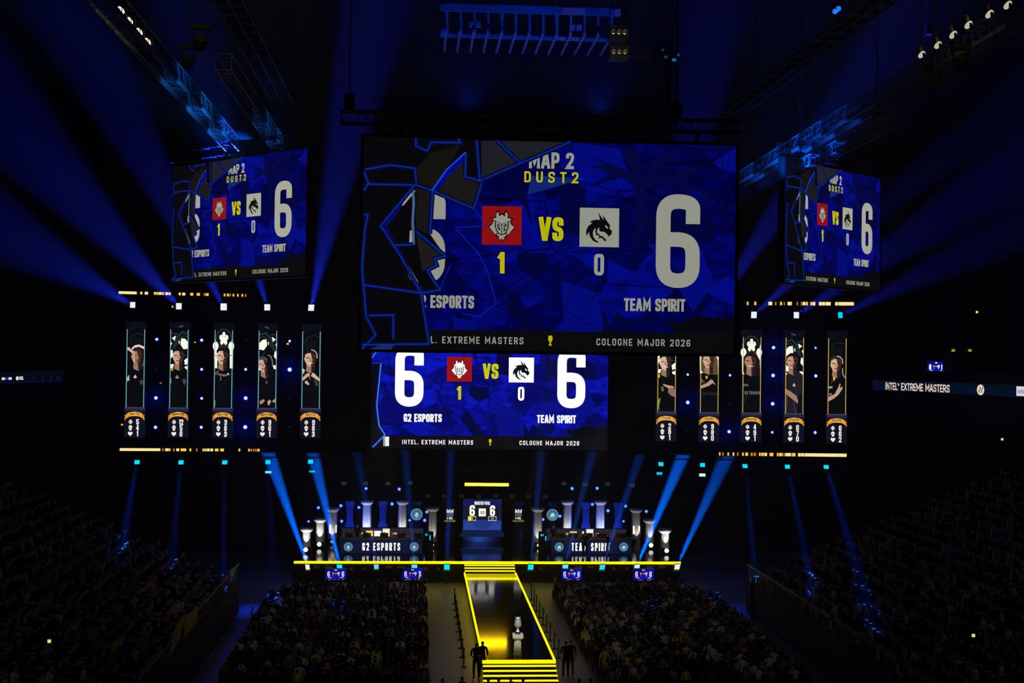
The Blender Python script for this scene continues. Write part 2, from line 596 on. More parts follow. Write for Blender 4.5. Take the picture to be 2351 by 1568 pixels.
SHARD_LINES = [[(95, 225), (240, 200), (380, 218), (387, 300)], [(90, 240), (115, 300), (90, 345)], [(115, 308), (370, 312)], [(385, 45), (385, 90), (450, 120), (470, 70), (640, 72), (625, 50)],
               [(668, 130), (665, 265), (755, 290)], [(730, 58), (748, 288), (985, 185), (1265, 65)], [(845, 60), (975, 185)],
               [(760, 300), (712, 445), (480, 345), (380, 310), (185, 545), (300, 720), (412, 925)], [(480, 345), (464, 590)], [(385, 575), (552, 715), (490, 730), (503, 768), (450, 795), (480, 850), (522, 908), (415, 925)],
               [(80, 880), (412, 925), (458, 1215)], [(90, 480), (112, 482), (95, 560), (78, 780), (100, 1060), (155, 1165), (75, 1245)], [(115, 1055), (255, 1050), (255, 1190)],
               [(75, 1220), (465, 1215)], [(250, 655), (370, 650)]]
SHARD_FAINT = [[(610, 560), (740, 700), (790, 800), (840, 985), (740, 1058), (640, 1040)], [(715, 445), (785, 545), (610, 552)], [(520, 905), (580, 765)]]


def score_picture(g, depth, k, shards, white, small=False, bk_=1.0):
    """Everything on the screen, on layers a few millimetres apart."""
    def c(*rgb):
        return em(rgb, depth, k)
    wh = em(white, depth, k)
    ye, re_, bk = c(200, 195, 0), c(150, 18, 20), c(12, 12, 15)
    g.quad(0, 0, 1, 1, picture_mat(depth, k * (.42 if shards else .8)))
    if not small:
        for p in BRIGHTS:
            g.fill(AP(p), c(4, 12, 128))
        for p in DARKS:
            g.fill(AP(p), c(3, 5, 62))
        g.fill(AP(PALM), c(4, 7, 66))
        g.fill(AP([(1810, 1060), (1870, 1095), (1985, 1050), (2130, 1062), (2200, 1045), (2195, 1160), (1870, 1160)]), c(8, 8, 18))
        for p in CRACKS:
            g.stroke(AP(p), .0035, c(2, 3, 40))
    g.quad(0, .903, 1, 1, bk)
    g.text('INTEL. EXTREME MASTERS', .132, .935, .430, .968, wh, .16, .22)
    g.text('COLOGNE MAJOR 2026', .626, .935, .880, .968, wh, .16, .22)
    u, v = .502, .95                                                      # the small cup between the two lines
    g.fill([(u - .005, .925), (u + .005, .925), (u + .006, .945), (u + .002, .955), (u + .002, .965), (u + .005, .972), (u - .005, .972), (u - .002, .965), (u - .002, .955), (u - .006, .945)], ye)
    r0, r1 = A(762, 428), A(984, 651)
    g.quad(r0[0], r0[1], r1[0], r1[1], re_)
    mask_logo(g, r0[0], r0[1], r1[0], r1[1], wh, c(16, 6, 10))
    w0, w1 = A(1316, 437), A(1537, 662)
    g.quad(w0[0], w0[1], w1[0], w1[1], wh)
    dragon_logo(g, w0[0], w0[1], w1[0], w1[1], c(10, 12, 14), wh)
    for (t, x0, y0, x1, y1, m_, th, gp) in (('VS', 1083, 490, 1222, 628, ye, .20, .06), ('1', 850, 690, 889, 812, ye, .21, 0), ('0', 1397, 699, 1452, 823, wh, .17, 0),
                                            ('6', 1750, 358, 1993, 893, wh, .155, 0), ('TEAM SPIRIT', 1566, 950, 1913, 1026, wh, .19, .06)):
        a, b = A(x0, y0), A(x1, y1)
        g.text(t, a[0], a[1], b[0], b[1], m_, th, gp)
    sa, sb = A(1750, 358), A(1993, 893)
    g.text('6', .099, sa[1], .099 + sb[0] - sa[0], sb[1], wh, .155, 0)
    sa, sb = A(1566, 950), A(1913, 1026)
    g.text('G2 ESPORTS', .137, sa[1], .297, sb[1], wh, .19, .06)
    a, b = A(1028, 122), A(1282, 220)
    g.text('MAP 2', a[0], a[1], b[0], b[1], wh, .19, .07)
    a, b = A(1001, 232), A(1307, 300)
    g.text('DUST2', a[0], a[1], b[0], b[1], ye, .17, .42)
    if shards:
        g.fill(AP([(1035, 255), (1345, 272), (1020, 366)]), c(18, 40, 120))
        a, b = A(1001, 232), A(1307, 300)
        g.text('DUST2', a[0], a[1], b[0], b[1], ye, .17, .42)
        g.fill(AP(SHARD), c(9, 9, 13))
        g.fill(AP([(755, 60), (1255, 67), (985, 182), (760, 285)]), c(32, 33, 42))
        g.fill(AP([(505, 352), (575, 250), (662, 172), (668, 268), (755, 302), (712, 438)]), c(28, 26, 26))
        g.fill(AP([(390, 320), (470, 345), (455, 590), (385, 560)]), c(26, 23, 24))
        g.fill(AP([(385, 580), (540, 712), (488, 728), (498, 766), (446, 795), (420, 800)]), c(33, 30, 33))
        g.fill(AP([(385, 220), (470, 130), (640, 80), (560, 225), (475, 335), (390, 305)]), c(24, 20, 16))
        g.fill(AP([(475, 345), (560, 225), (668, 125), (665, 168), (578, 250), (500, 350)]), c(2, 10, 150))
        g.fill(AP([(185, 545), (380, 312), (372, 360), (310, 428), (218, 552), (300, 690), (300, 722)]), c(4, 12, 120))
        g.fill(AP([(300, 690), (390, 862), (440, 915), (412, 925), (300, 722)]), c(3, 12, 120))
        for p in ([(305, 427), (322, 395), (352, 362), (385, 342), (374, 358), (312, 430)], [(350, 570), (371, 572), (368, 648), (346, 650)], [(298, 700), (302, 700), (398, 865), (355, 852), (300, 742)]):
            g.fill(AP(p), wh)
        g.stroke(AP([(368, 315), (372, 420), (366, 520), (372, 650)]), .012, c(70, 105, 150))
        for p in SHARD_LINES:
            g.stroke(AP(p), .022, c(5, 11, 44))
            g.lay -= .5
        for p in SHARD_LINES:
            g.stroke(AP(p), .012, c(6, 20, 96))
            g.lay -= .5
        for p in SHARD_LINES:
            g.stroke(AP(p), .0045, c(12, 50, 168))
            g.lay -= .5
        g.stroke(AP([(475, 345), (560, 225), (668, 127)]), .008, c(20, 75, 215))
        for p in SHARD_FAINT:
            g.stroke(AP(p), .004, c(10, 36, 170))
        g.fill(AP([(180, 1222), (265, 1218), (240, 1247), (120, 1247)]), c(24, 50, 110))


def screen(name, label, group, loc, rotz, Wd, Hd, depth, k, shards, white, small=False, dims=.35, hang=0):
    t = thing(name, label, 'screen', loc, group, (0, 0, rotz))
    f = MB()
    b = Wd * .008
    f.box((-Wd / 2 - b, .02, -b), (Wd / 2 + b, dims, Hd + b), BLACK)
    for (x0, x1, z0, z1) in ((-Wd / 2 - b, -Wd / 2, -b, Hd + b), (Wd / 2, Wd / 2 + b, -b, Hd + b), (-Wd / 2, Wd / 2, -b, 0), (-Wd / 2, Wd / 2, Hd, Hd + b)):
        f.box((x0, -.03, z0), (x1, .02, z1), BLACK)
    for q in ((-.4, -.13, .13, .4) if hang else ()):
        f.box((q * Wd - .05, .3, Hd), (q * Wd + .05, .47, Hd + hang), BLACK)
    f.build('screen_frame', t, local=True)
    g = Gfx(-Wd / 2, Hd, .015, Wd, Hd, .0015)
    score_picture(g, depth, k, shards, white, small)
    g.build('display', t, local=True)
    return t

# ---------------------------------------------------------------- fixed measures of the arena
YS = 95.0                                   # front edge of the stage
ZS, ZR = 1.45, .85                          # stage deck and runway deck heights
SX0, SX1 = P(675, 1287, YS).x, P(1562.5, 1289, YS).x
RX0 = (PZ(1109.3, 1516, ZR).x + PZ(1068.5, 1322.5, ZR).x) / 2
RX1 = (PZ(1272.9, 1516, ZR).x + PZ(1182.5, 1313, ZR).x) / 2
RY0, RY1 = PZ(1190, 1516.5, ZR).y, 93.9
XC = (RX0 + RX1) / 2
YB = 98.0                                   # plane of the player banners
CEIL = 38.0
LF, RF = -10.9, 21.0                        # fronts of the left and right stands
XL, XR = -47.0, 57.0

# ---------------------------------------------------------------- room shell
mb = MB(); mb.box((XL, -6, -.3), (XR, 118, 0), CONCRETE); struct('floor', mb)
mb = MB(); mb.box((XL, -6, CEIL), (XR, 118, CEIL + .3), WALLM); struct('ceiling', mb)
mb = MB(); mb.box((XL, 116, 0), (XR, 116.5, CEIL), WALLM); struct('wall_back', mb)
mb = MB(); mb.box((XL - .5, -6, 0), (XL, 118, CEIL), WALLM); struct('wall_left', mb)
mb = MB(); mb.box((XR, -6, 0), (XR + .5, 118, CEIL), WALLM); struct('wall_right', mb)
mb = MB(); mb.box((XL, -6.5, 0), (XR, -6, CEIL), WALLM); struct('wall_front', mb)

hz = bpy.data.materials.new('haze')
hz.use_nodes = True
nt = hz.node_tree
nt.nodes.clear()
o_ = nt.nodes.new('ShaderNodeOutputMaterial')
v_ = nt.nodes.new('ShaderNodeVolumeScatter')
v_.inputs['Density'].default_value = SIGMA
v_.inputs['Anisotropy'].default_value = 0.0
v_.inputs['Color'].default_value = (1, 1, 1, 1)
nt.links.new(v_.outputs[0], o_.inputs['Volume'])
mb = MB(); mb.box((XL - 2, -8, -1), (XR + 2, 119, CEIL + 1.5), hz)
tag(mb.build('haze'), 'thin smoke haze filling the whole arena', 'haze', kind='stuff')

# stands: stepped tiers with a front wall and an end wall
ROWS, TD, TR, Z0 = 19, .86, .36, 1.25
SY0, SY1 = 22.0, 84.0


def tier(side, name):
    m = MB()
    x0 = LF if side < 0 else RF
    for i in range(ROWS):
        a, b = x0 + side * (i * TD), x0 + side * ((i + 1) * TD)
        m.box((min(a, b), SY0, 0), (max(a, b), SY1, Z0 + i * TR), TIER)
    m.box((min(x0, x0 - side * .14), SY0, 0), (max(x0, x0 - side * .14), SY1, Z0 + .75), TIER)
    struct(name, m)


tier(-1, 'floor_tiers_left')
tier(1, 'floor_tiers_right')

# balcony fascias with the ribbon boards
def bal(px0, Y0, px1, Y1, py, name, side):
    a, b = P(px0, py, Y0), P(px1, py, Y1)
    d = (b - a); d.z = 0; d.normalize()
    n = Vector((-d.y, d.x, 0))
    if n.y < 0:
        n = -n
    return a, b, d, n


LA, LB, LD, LN = bal(-60, 95.5, 145, 108, 866, 'l', -1)
RA, RB, RD, RN = bal(2003, 108, 2420, 86.5, 891, 'r', 1)
for nm, a, b, n in (('wall_balcony_left', LA, LB, LN), ('wall_balcony_right', RA, RB, RN)):
    m = MB()
    q = [a + n * .25, b + n * .25, b + n * 7, a + n * 7]
    q = [Vector((p.x, p.y, 0)) for p in q]
    for z0, z1 in ((11.6, 15.2),):
        vs = [Vector((p.x, p.y, z)) for z in (z0, z1) for p in q]
        m.add(vs, [(3, 2, 1, 0), (4, 5, 6, 7), (0, 1, 5, 4), (1, 2, 6, 5), (2, 3, 7, 6), (3, 0, 4, 7)], WALLM)
    q2 = [a + n * 5, b + n * 5, b + n * 5.3, a + n * 5.3]
    vs = [Vector((p.x, p.y, z)) for z in (0, 34) for p in q2]
    m.add(vs, [(3, 2, 1, 0), (4, 5, 6, 7), (0, 1, 5, 4), (1, 2, 6, 5), (2, 3, 7, 6), (3, 0, 4, 7)], WALLM)
    struct(nm, m)


def ribbon(name, label, a, b, n, hgt, draw):
    mid = (a + b) / 2
    ang = math.atan2(b.y - a.y, b.x - a.x)
    L = math.hypot(b.x - a.x, b.y - a.y)
    zc = mid.z
    t = thing(name, label, 'led board', (mid.x, mid.y, zc - hgt / 2), None, (0, 0, ang))
    f = MB(); f.box((-L / 2, .02, -.03), (L / 2, .2, hgt + .03), BLACK); f.build('board_casing', t, local=True)
    g = Gfx(-L / 2, hgt, .015, L, hgt, .004)
    draw(g, L)
    g.build('display', t, local=True)


def draw_left(g, L):
    g.quad(0, 0, 1, 1, em((2, 7, 16), 100))
    g.quad(0, .9, 1, 1, em((3, 16, 60), 100))
    g.quad(0, 0, 1, .08, em((3, 10, 26), 100))
    for u in (.62, .73, .83, .92):
        g.quad(u, .5, u + .035, .85, em((5, 18, 48), 100))
    k = 1 / 205
    wh = em((235, 215, 200), 100)
    for x0, x1, c in ((58, 65, wh), (65, 73, em((20, 50, 200), 100)), (73, 80, wh)):
        g.quad(x0 * k, .48, x1 * k, .70, c)
    g.disc(92.5 * k, .59, 3.4 * k, .18, wh)
    g.text('ESL', 97 * k, .42, 107 * k, .73, wh, .26, .05)


def draw_right(g, L):
    g.quad(0, 0, 1, 1, em((3, 14, 30), 98))
    for i in range(9):
        g.quad(.02 + i * .11, .35, .08 + i * .11, .8, em((4, 17, 38), 98))
    g.quad(0, .93, 1, 1, em((3, 18, 52), 98))
    # find u of a photo column on the slanted board
    def U(px):
        d = ray(px, 891)
        ax, ay, bx, by = RA.x, RA.y, RB.x, RB.y
        t = (d.x * ay - d.y * ax) / (d.y * (bx - ax) - d.x * (by - ay))
        return t
    wh = em((225, 205, 190), 98)
    g.text('INTEL® EXTREME MASTERS', U(2033.5), .22, U(2181), .93, wh, .17, .07)
    uc, ru = U(2252.3), (U(2261) - U(2244)) / 2
    g.disc(uc, .55, ru, .47, wh)
    for du in (-.35, .25):
        g.fill([(uc + ru * (du - .2), .8), (uc + ru * (du + .0), .8), (uc + ru * (du + .45), .3), (uc + ru * (du + .25), .3)], em((40, 36, 36), 98))
    g.quad(U(2335), .12, U(2362), .92, em((225, 210, 205), 98))
    g.text('intel', U(2338), .35, U(2359), .72, em((60, 90, 190), 98), .18, .08)


ribbon('ribbon_board', 'long dim blue ribbon board with small white sponsor marks on the far left balcony', LA, LB, LN, .82, draw_left)
ribbon('ribbon_board', 'long dark ribbon board reading INTEL EXTREME MASTERS on the far right balcony', RA, RB, RN, .82, draw_right)

# ---------------------------------------------------------------- hanging score screens
def hoist(name, label, x, y, z0, grp=None, r=.02, z1=CEIL):
    m = MB()
    m.tube((x, y, z0), (x, y, z1), r, DARKMETAL, 5)
    m.box((x - .14, y - .14, z0), (x + .14, y + .14, z0 + .5), DARKMETAL)
    return tag(m.build(name, loc=(x, y, z0)), label, 'hoist', grp)


ym = 40.0
mx0 = (P(836.4, 315.6, ym).x + P(828.6, 803, ym).x) / 2
mx1 = (P(1689.8, 334.3, ym).x + P(1685.5, 810.5, ym).x) / 2
mz0, mz1 = P(1257, 806.8, ym).z, P(1263, 325, ym).z
WHM = (158, 160, 146)
screen('hanging_score_screen', 'largest hanging screen, facing the camera, with MAP 2 and a big 6 behind blue shards', 'hanging score screens',
       ((mx0 + mx1) / 2, ym, mz0), 0, mx1 - mx0, mz1 - mz0, 40, .82, True, WHM, hang=.44)


def side_screen(label, lx, lt, lb, rx, rt, rb):
    dl, dr = 6.21 * FPX / (lb - lt), 6.21 * FPX / (rb - rt)
    a, b = P(lx, (lt + lb) / 2, dl), P(rx, (rt + rb) / 2, dr)
    z0 = (P(lx, lb, dl).z + P(rx, rb, dr).z) / 2
    z1 = (P(lx, lt, dl).z + P(rx, rt, dr).z) / 2
    mid = (a + b) / 2
    ang = math.atan2(b.y - a.y, b.x - a.x)
    screen('hanging_score_screen', label, 'hanging score screens', (mid.x, mid.y, z0), ang, math.hypot(b.x - a.x, b.y - a.y), z1 - z0, (dl + dr) / 2, .92, True, (172, 173, 155), hang=.31)
    return a, b, z1


lsa, lsb, lsz = side_screen('hanging score screen turned away to the left, above the left player banners', 399.5, 384.4, 646, 704.2, 338.4, 632.3)
rsa, rsb, rsz = side_screen('hanging score screen turned away to the right, above the right player banners', 1800.9, 358.4, 642.5, 2020.2, 414.8, 672.9)

# stage backdrop screen
ysc = 98.9
hx0, hx1, _, _ = rect(851, 1000, 1394.5, 1003, ysc)
hz0 = P(1122, 1031, ysc).z
hw = hx1 - hx0
hh = hw / 1.772
sts = screen('stage_screen', 'bright score screen over the stage, partly hidden behind the largest hanging screen', None, ((hx0 + hx1) / 2, ysc, hz0), 0, hw, hh, 99, 1.0, False, (255, 255, 255), hang=CEIL - hz0 - hh)
# the shard that still crosses its left edge
g = Gfx(hx0, hz0 + hh, ysc - .1, hw, hh, .004)


def B(x, y):
    q = (820 + x / 3.918, 800 + y / 3.917)
    return ((q[0] - 851) / 543.5, 1 - (1031 - q[1]) / 306.7)


def BP(p):
    return [B(*q) for q in p]


EB = lambda *r: em(r, 99)
g.fill(BP([(122, 145), (205, 143), (172, 525), (195, 700), (250, 785), (140, 895), (122, 880)]), EB(8, 8, 12))
g.fill(BP([(122, 60), (160, 38), (168, 40), (124, 104)]), EB(14, 40, 120))
for wd, col in ((.03, (4, 14, 70)), (.014, (12, 48, 190)), (.005, (90, 150, 245))):
    g.stroke(BP([(205, 145), (190, 320), (172, 525), (195, 700), (250, 785), (140, 895)]), wd, EB(*col))
g.stroke(BP([(124, 146), (205, 144)]), .012, EB(12, 40, 150))
g.stroke(BP([(124, 100), (166, 40)]), .008, EB(60, 120, 240))
g.quad(*B(234, 800), *B(286, 884), EB(235, 240, 240))
g.quad(*B(234, 800), *B(252, 884), EB(150, 155, 150))
g.build('display_edge', sts)

# ---------------------------------------------------------------- trusses
def truss(name, label, p, q, w=.5, mat=METAL, step=.7, group=None, cat='truss', rails=False):
    p, q = Vector(p), Vector(q)
    d = (q - p)
    L = d.length
    d.normalize()
    up = Vector((0, 0, 1))
    if abs(d.z) > .9:
        up = Vector((0, 1, 0))
    sd = d.cross(up).normalized() * w / 2
    up = sd.cross(d).normalized() * w / 2
    m = MB()
    cs = [sd + up, sd - up, -sd - up, -sd + up]
    for c in cs:
        m.tube(p + c, q + c, .03, mat, 6)
    if rails:  # flat bars added to catch the blue light as bright lines
        for c in (sd * 1.1 - up * 1.25, -sd * 1.1 - up * 1.25):
            vs = [e + c + sd * (h * .12) + up * (v * .25) for e in (p, q) for h in (-1, 1) for v in (-1, 1)]
            m.add(vs, [(0, 1, 3, 2), (4, 6, 7, 5), (0, 4, 5, 1), (2, 3, 7, 6), (0, 2, 6, 4), (1, 5, 7, 3)], mat)
    n = max(2, int(L / step))
    for i in range(n):
        a, b = p + d * (L * i / n), p + d * (L * (i + 1) / n)
        for k in range(4):
            c0, c1 = cs[k], cs[(k + 1) % 4]
            m.tube(a + (c0 if i % 2 else c1), b + (c1 if i % 2 else c0), .014, mat, 4)
            m.tube(a + c0, a + c1, .014, mat, 4)
    return tag(m.build(name, loc=tuple(p)), label, cat, group)


ZT = 27.0
truss('lighting_truss', 'long aluminium truss with white work lights running high on the left side', (-9.9, 22, ZT), (-9.9, 72, ZT), .62, rails=True)
truss('lighting_truss', 'second long truss high on the left, nearer the middle, ending above the left hanging screen', (-7.55, 60 - 8, ZT), (-7.55, 72, ZT), .62)
q1, q0 = PZ(1697, 412, ZT), PZ(2335, 32, ZT)
truss('lighting_truss', 'long blue lit truss high on the right, running towards the right hanging screen', q0, q1, .62, rails=True)
truss('lighting_truss', 'dim second truss high on the right, below the blue lit one', (18.6, 52, ZT - 1.6), (18.6, 66.3, ZT - 1.6), .5)
for i, y in enumerate((54, 65)):
    hoist('hoist_cable', 'hoist wire holding the dim second right truss at its %s end' % ('near', 'far')[i], 18.6, y, ZT - 1.4)
# screen header trusses
truss('screen_truss', 'dark header truss above the largest hanging screen', (mx0 - .7, ym + .3, mz1 + .62), (mx1 + .2, ym + .3, mz1 + .62), .36, DARKMETAL, .5)
for a, b, z, lb in ((lsa, lsb, lsz, 'left'), (rsa, rsb, rsz, 'right')):
    d = (b - a); d.z = 0; d.normalize()
    truss('screen_truss', 'dark header truss above the hanging screen on the ' + lb, (a.x - d.x * .3, a.y - d.y * .3 + .3, z + .55), (b.x + d.x * .6, b.y + d.y * .6 + .3, z + .55), .5, DARKMETAL, .6)
    for i, f in enumerate((.15, .85)):
        c = a + (b - a) * f
        hoist('hoist_cable', ('dark chain hoist holding the %s hanging screen, ' % lb) + ('its left one', 'its right one')[i], c.x, c.y + .3, z + .8)
for i, px in enumerate((801, 1557)):
    c = P(px, 240, ym)
    hoist('hoist_cable', 'dark chain hoist over the %s end of the largest hanging screen' % ('left', 'right')[i], c.x, ym + .3, mz1 + .8)
for i, (px, py, y) in enumerate(((1735, 280, 70), (1909, 235, 76), (631, 290, 75), (1757, 290, 80), (2132, 80, 60))):
    c = P(px, py, y)
    nm = ['left of the blue truss', 'holding the middle of the blue truss', 'above the left hanging screen', 'left of the right hanging screen', 'far up on the right'][i]
    hoist('hoist_cable', 'thin vertical hoist wire ' + nm, c.x, c.y, c.z, None, .025)

# ladder-like catwalks under the roof
for lb, x in (('left', -7.75), ('right', 17.9)):
    m = MB()
    for s_ in (-.6, 0, .6):
        m.box((x + s_ - .03, 50, 29.95), (x + s_ + .03, 76, 30.05), DARKMETAL)
    for i in range(17):
        y = 50.5 + i * 1.55
        m.box((x - .6, y, 30.0), (x + .6, y + .05, 30.28), DARKMETAL)
    for y in (52, 75):
        m.tube((x, y, 30.2), (x, y, CEIL - .02), .03, DARKMETAL, 5)
    tag(m.build('roof_catwalk', loc=(x, 50, 30)), 'dark ladder-like catwalk under the roof on the ' + lb, 'catwalk')

# dark unlit stage lights hung from the long trusses, and boxes whose cyan light is painted as emission
for i, (px, py, z) in enumerate(((432, 122, ZT - .9), (461, 78, ZT - .9), (2143, 172, ZT - .9), (2206, 124, ZT - .9))):
    c = PZ(px, py, z)
    t = thing('hanging_stage_light', 'dark unlit stage light hung from the long truss on the %s, the %s one' % (('left', 'left', 'right', 'right')[i], ('lower', 'upper', 'lower', 'upper')[i]), 'stage light', (c.x, c.y, z - .4), 'unlit stage lights on the trusses')
    m = MB(); m.lathe((c.x, c.y, z - .25), [(.12, -.28), (.2, -.2), (.22, .05), (.14, .22)], RUBBER, 14, axis=(.2, -.3, .9)); m.build('lamp_head', t)
    m = MB(); m.box((c.x - .28, c.y - .08, z - .3), (c.x - .24, c.y + .08, z + .2), RUBBER); m.box((c.x + .24, c.y - .08, z - .3), (c.x + .28, c.y + .08, z + .2), RUBBER); m.box((c.x - .3, c.y - .14, z + .15), (c.x + .3, c.y + .14, z + .3), RUBBER)
    m.tube((c.x, c.y, z + .3), (c.x, c.y, CEIL - .02), .02, RUBBER, 5); m.build('lamp_yoke', t)
c = P(1538, 132, 60)
t = thing('hanging_box_bar', 'small hanging bar with boxes, their cyan light painted on, left of the blue truss', 'box bar', (c.x, c.y, c.z - .3))
m = MB(); m.tube((c.x - .1, c.y, c.z - 4), (c.x - .1, c.y, c.z), .03, DARKMETAL, 6); m.tube((c.x + .36, c.y, c.z - 4), (c.x + .36, c.y, CEIL - .02), .018, METAL, 6); m.box((c.x - .4, c.y - .03, c.z - .03), (c.x + .42, c.y + .03, c.z + .03), DARKMETAL); m.build('box_frame', t)
for (px, py, w_, h_, col) in ((1521.5, 115, 4, 5, (8, 60, 66)), (1528, 131.5, 7, 4.5, (8, 70, 84)), (1548.5, 138, 11, 5, (16, 110, 170)), (1557, 127, 4, 5, (12, 84, 110))):
    a, b, z0_, z1_ = rect(px - w_ / 2, py - h_ / 2, px + w_ / 2, py + h_ / 2, 60)
    m = MB(); m.box((a, 59.9, z0_), (b, 60.0, z1_), em(col, 60)); m.build('lamp_face', t)  # emission stands for the blue light falling on the boxes

# blue lit rigging grid at the top middle
m = MB()
yg = 62.0
def gp(px, py, dy=0):
    return P(px, py, yg + dy)
gx0, gx1 = gp(1012, 20).x, gp(1425, 30).x
zg = gp(1200, 22).z
for dy, dz, th in ((0, 0, .16), (1.8, .55, .12), (4.2, 1.1, .12), (1.2, -1.0, .08)):
    m.box((gx0, yg + dy, zg + dz - th), (gx1, yg + dy + .12, zg + dz + th), METAL)
for i in range(13):
    x = gx0 + (gx1 - gx0) * (i + .4) / 13
    m.box((x - .06, yg + .1, zg - 1.1), (x + .06, yg + 4.3, zg - .98), METAL)
    m.tube((x, yg + .06, zg - .1), (x + .12, yg + 1.2, zg - 1.05), .05, METAL, 5)
    m.tube((x, yg + 4.2, zg + 1.1), (x, yg + 1.8, zg + .5), .05, METAL, 5)
for f in (.04, .35, .66, .97):
    x = gx0 + (gx1 - gx0) * f
    m.tube((x, yg + 2, zg), (x, yg + 2, CEIL - .02), .06, METAL, 5)
    m.tube((x, yg + .1, zg), (x, yg + 2.1, zg), .06, METAL, 5)
tag(m.build('rigging_grid', loc=(gx0, yg, zg)), 'blue lit steel rigging grid under the roof at the top middle', 'rigging')
for i, (px, py) in enumerate(((1083, 55), (1098, 55), (1314, 62), (1330, 62), (1020, 73))):
    c = gp(px, py, .4)
    t = thing('grid_lamp', 'small blue lit lamp box hanging under the roof rigging grid, ' + ORD[(1, 2, 3, 4, 0)[i]] + ' from the left', 'lamp', (c.x, c.y, c.z - .15), 'lamp boxes on the roof grid')
    m = MB(); m.box((c.x - .13, c.y, c.z - .11), (c.x + .13, c.y + .3, c.z + .11), METAL); m.build('lamp_housing', t)
    m = MB(); m.tube((c.x, c.y + .15, c.z + .1), (c.x, c.y + .15, zg), .03, DARKMETAL, 5); m.build('lamp_stem', t)

# two racks of three round projector lenses
for i, (px, py) in enumerate(((1421, 73), (1422, 118))):
    c = P(px, py, 58)
    t = thing('hanging_lens_rack', ('upper', 'lower')[i] + ' black rack with three faint round lenses, right of the roof grid', 'projector rack', (c.x, c.y, c.z - .3), 'lens racks by the roof grid')
    m = MB(); m.box((c.x - .42, c.y + .06, c.z - .3), (c.x + .42, c.y + .7, c.z + .3), BLACK); m.build('rack_body', t)
    for k in range(3):
        m = MB()
        cx = c.x + (k - 1) * .25
        m.lathe((cx, c.y, c.z), [(.10, -.05), (.115, -.02), (.115, .04), (.085, .05), (.075, -.01)], pm('lens_ring', (.6, .55, .4), .3, .9), 16, axis=(0, -1, 0))
        m.build('lens', t)
    m = MB(); m.tube((c.x - .35, c.y + .4, c.z + .3), (c.x - .35, c.y + .4, CEIL if i == 0 else c.z + .6), .025, DARKMETAL, 5)
    m.tube((c.x + .35, c.y + .4, c.z + .3), (c.x + .35, c.y + .4, CEIL if i == 0 else c.z + .6), .025, DARKMETAL, 5); m.build('rack_hanger', t)
light('lens_glint', 'SPOT', P(1500, 140, 52), P(1421, 95, 58), 300, (1, .85, .6), spot_size=.35, shadow_soft_size=.1)

# white work lights along the long trusses
def worklight(label, px, py, x, tilt, grp, col=(255, 240, 210)):
    c = PZ(px, py, ZT + .1)
    t = thing('work_spotlight', label, 'lamp', (c.x, c.y, c.z - .12), grp)
    m = MB(); m.lathe((c.x, c.y + .05, c.z), [(.12, -.2), (.16, 0), (.16, .12), (.1, .18)], DARKMETAL, 12, axis=(0, .45, .9)); m.build('lamp_housing', t)
    m = MB(); m.lathe((c.x, c.y - .06, c.z - .16), [(.15, -.02), (.15, .02)], em(col, 50), 14, axis=(tilt, .6, .75)); m.build('lamp_face', t)
    m = MB(); m.tube((c.x, c.y + .1, c.z), (c.x, c.y + .12, ZT + .3 if px < 1175 else CEIL - .02), .025, DARKMETAL, 5); m.build('lamp_clamp', t)


for i, (px, py) in enumerate(((277.5, 14), (297, 38), (319.5, 63.5), (339, 86.5))):
    worklight('white oval work light on the long left truss, %s from the top' % ORD[i], px, py, -9.9, .5, 'work lights on the left truss')
for i, (px, py) in enumerate(((2312, 1), (2270, 22), (2222, 47), (2187, 70), (2152, 94), (2115, 116))):
    worklight('pale work light on the long right truss, %s from the top' % ORD[i], px, py, 20.0, -.5, 'work lights on the right truss', (185, 178, 158))
# paired blue lamps near the top right
for i, (px, py) in enumerate(((1917, 25), (1924, 19))):
    c = P(px, py, 60)
    t = thing('grid_spotlight', 'round blue lamp of a close pair near the top right, the ' + ('lower', 'upper') [i], 'lamp', tuple(c), 'close pair of blue lamps')
    m = MB(); m.lathe((c.x, c.y, c.z), [(.11, -.02), (.15, .02), (.15, .25), (.08, .4)], DARKMETAL, 14, axis=(0, .8, .6)); m.build('lamp_housing', t)
    m = MB(); m.lathe((c.x, c.y - .05, c.z - .04), [(.13, 0), (.13, .02)], em((40, 120, 255), 60), 16, axis=(0, .8, .6)); m.build('lamp_face', t)
    m = MB(); m.tube((c.x, c.y + .2, c.z + .1), (c.x, c.y + .2, CEIL), .02, DARKMETAL, 5); m.build('lamp_stem', t)

# ---------------------------------------------------------------- player banner wall
m = MB()
for x0, x1 in ((262, 849), (1397, 1972)):
    a0, a1, _, _ = rect(x0, 850, x1, 860, YB + .5)
    m.box((a0, YB + .45, P(1120, 1042, YB).z), (a1, YB + .5, P(1120, 632, YB).z), DRAPE)
m.box((P(262, 900, 109.5).x, 109.5, 0), (P(1972, 900, 109.5).x, 109.6, 24.5), DRAPE)  # rear drape added to catch the stage beams
tag(m.build('wall_drapes_beam_stop'), kind='structure')

SKIN, SKD = (205, 165, 138), (62, 38, 30)


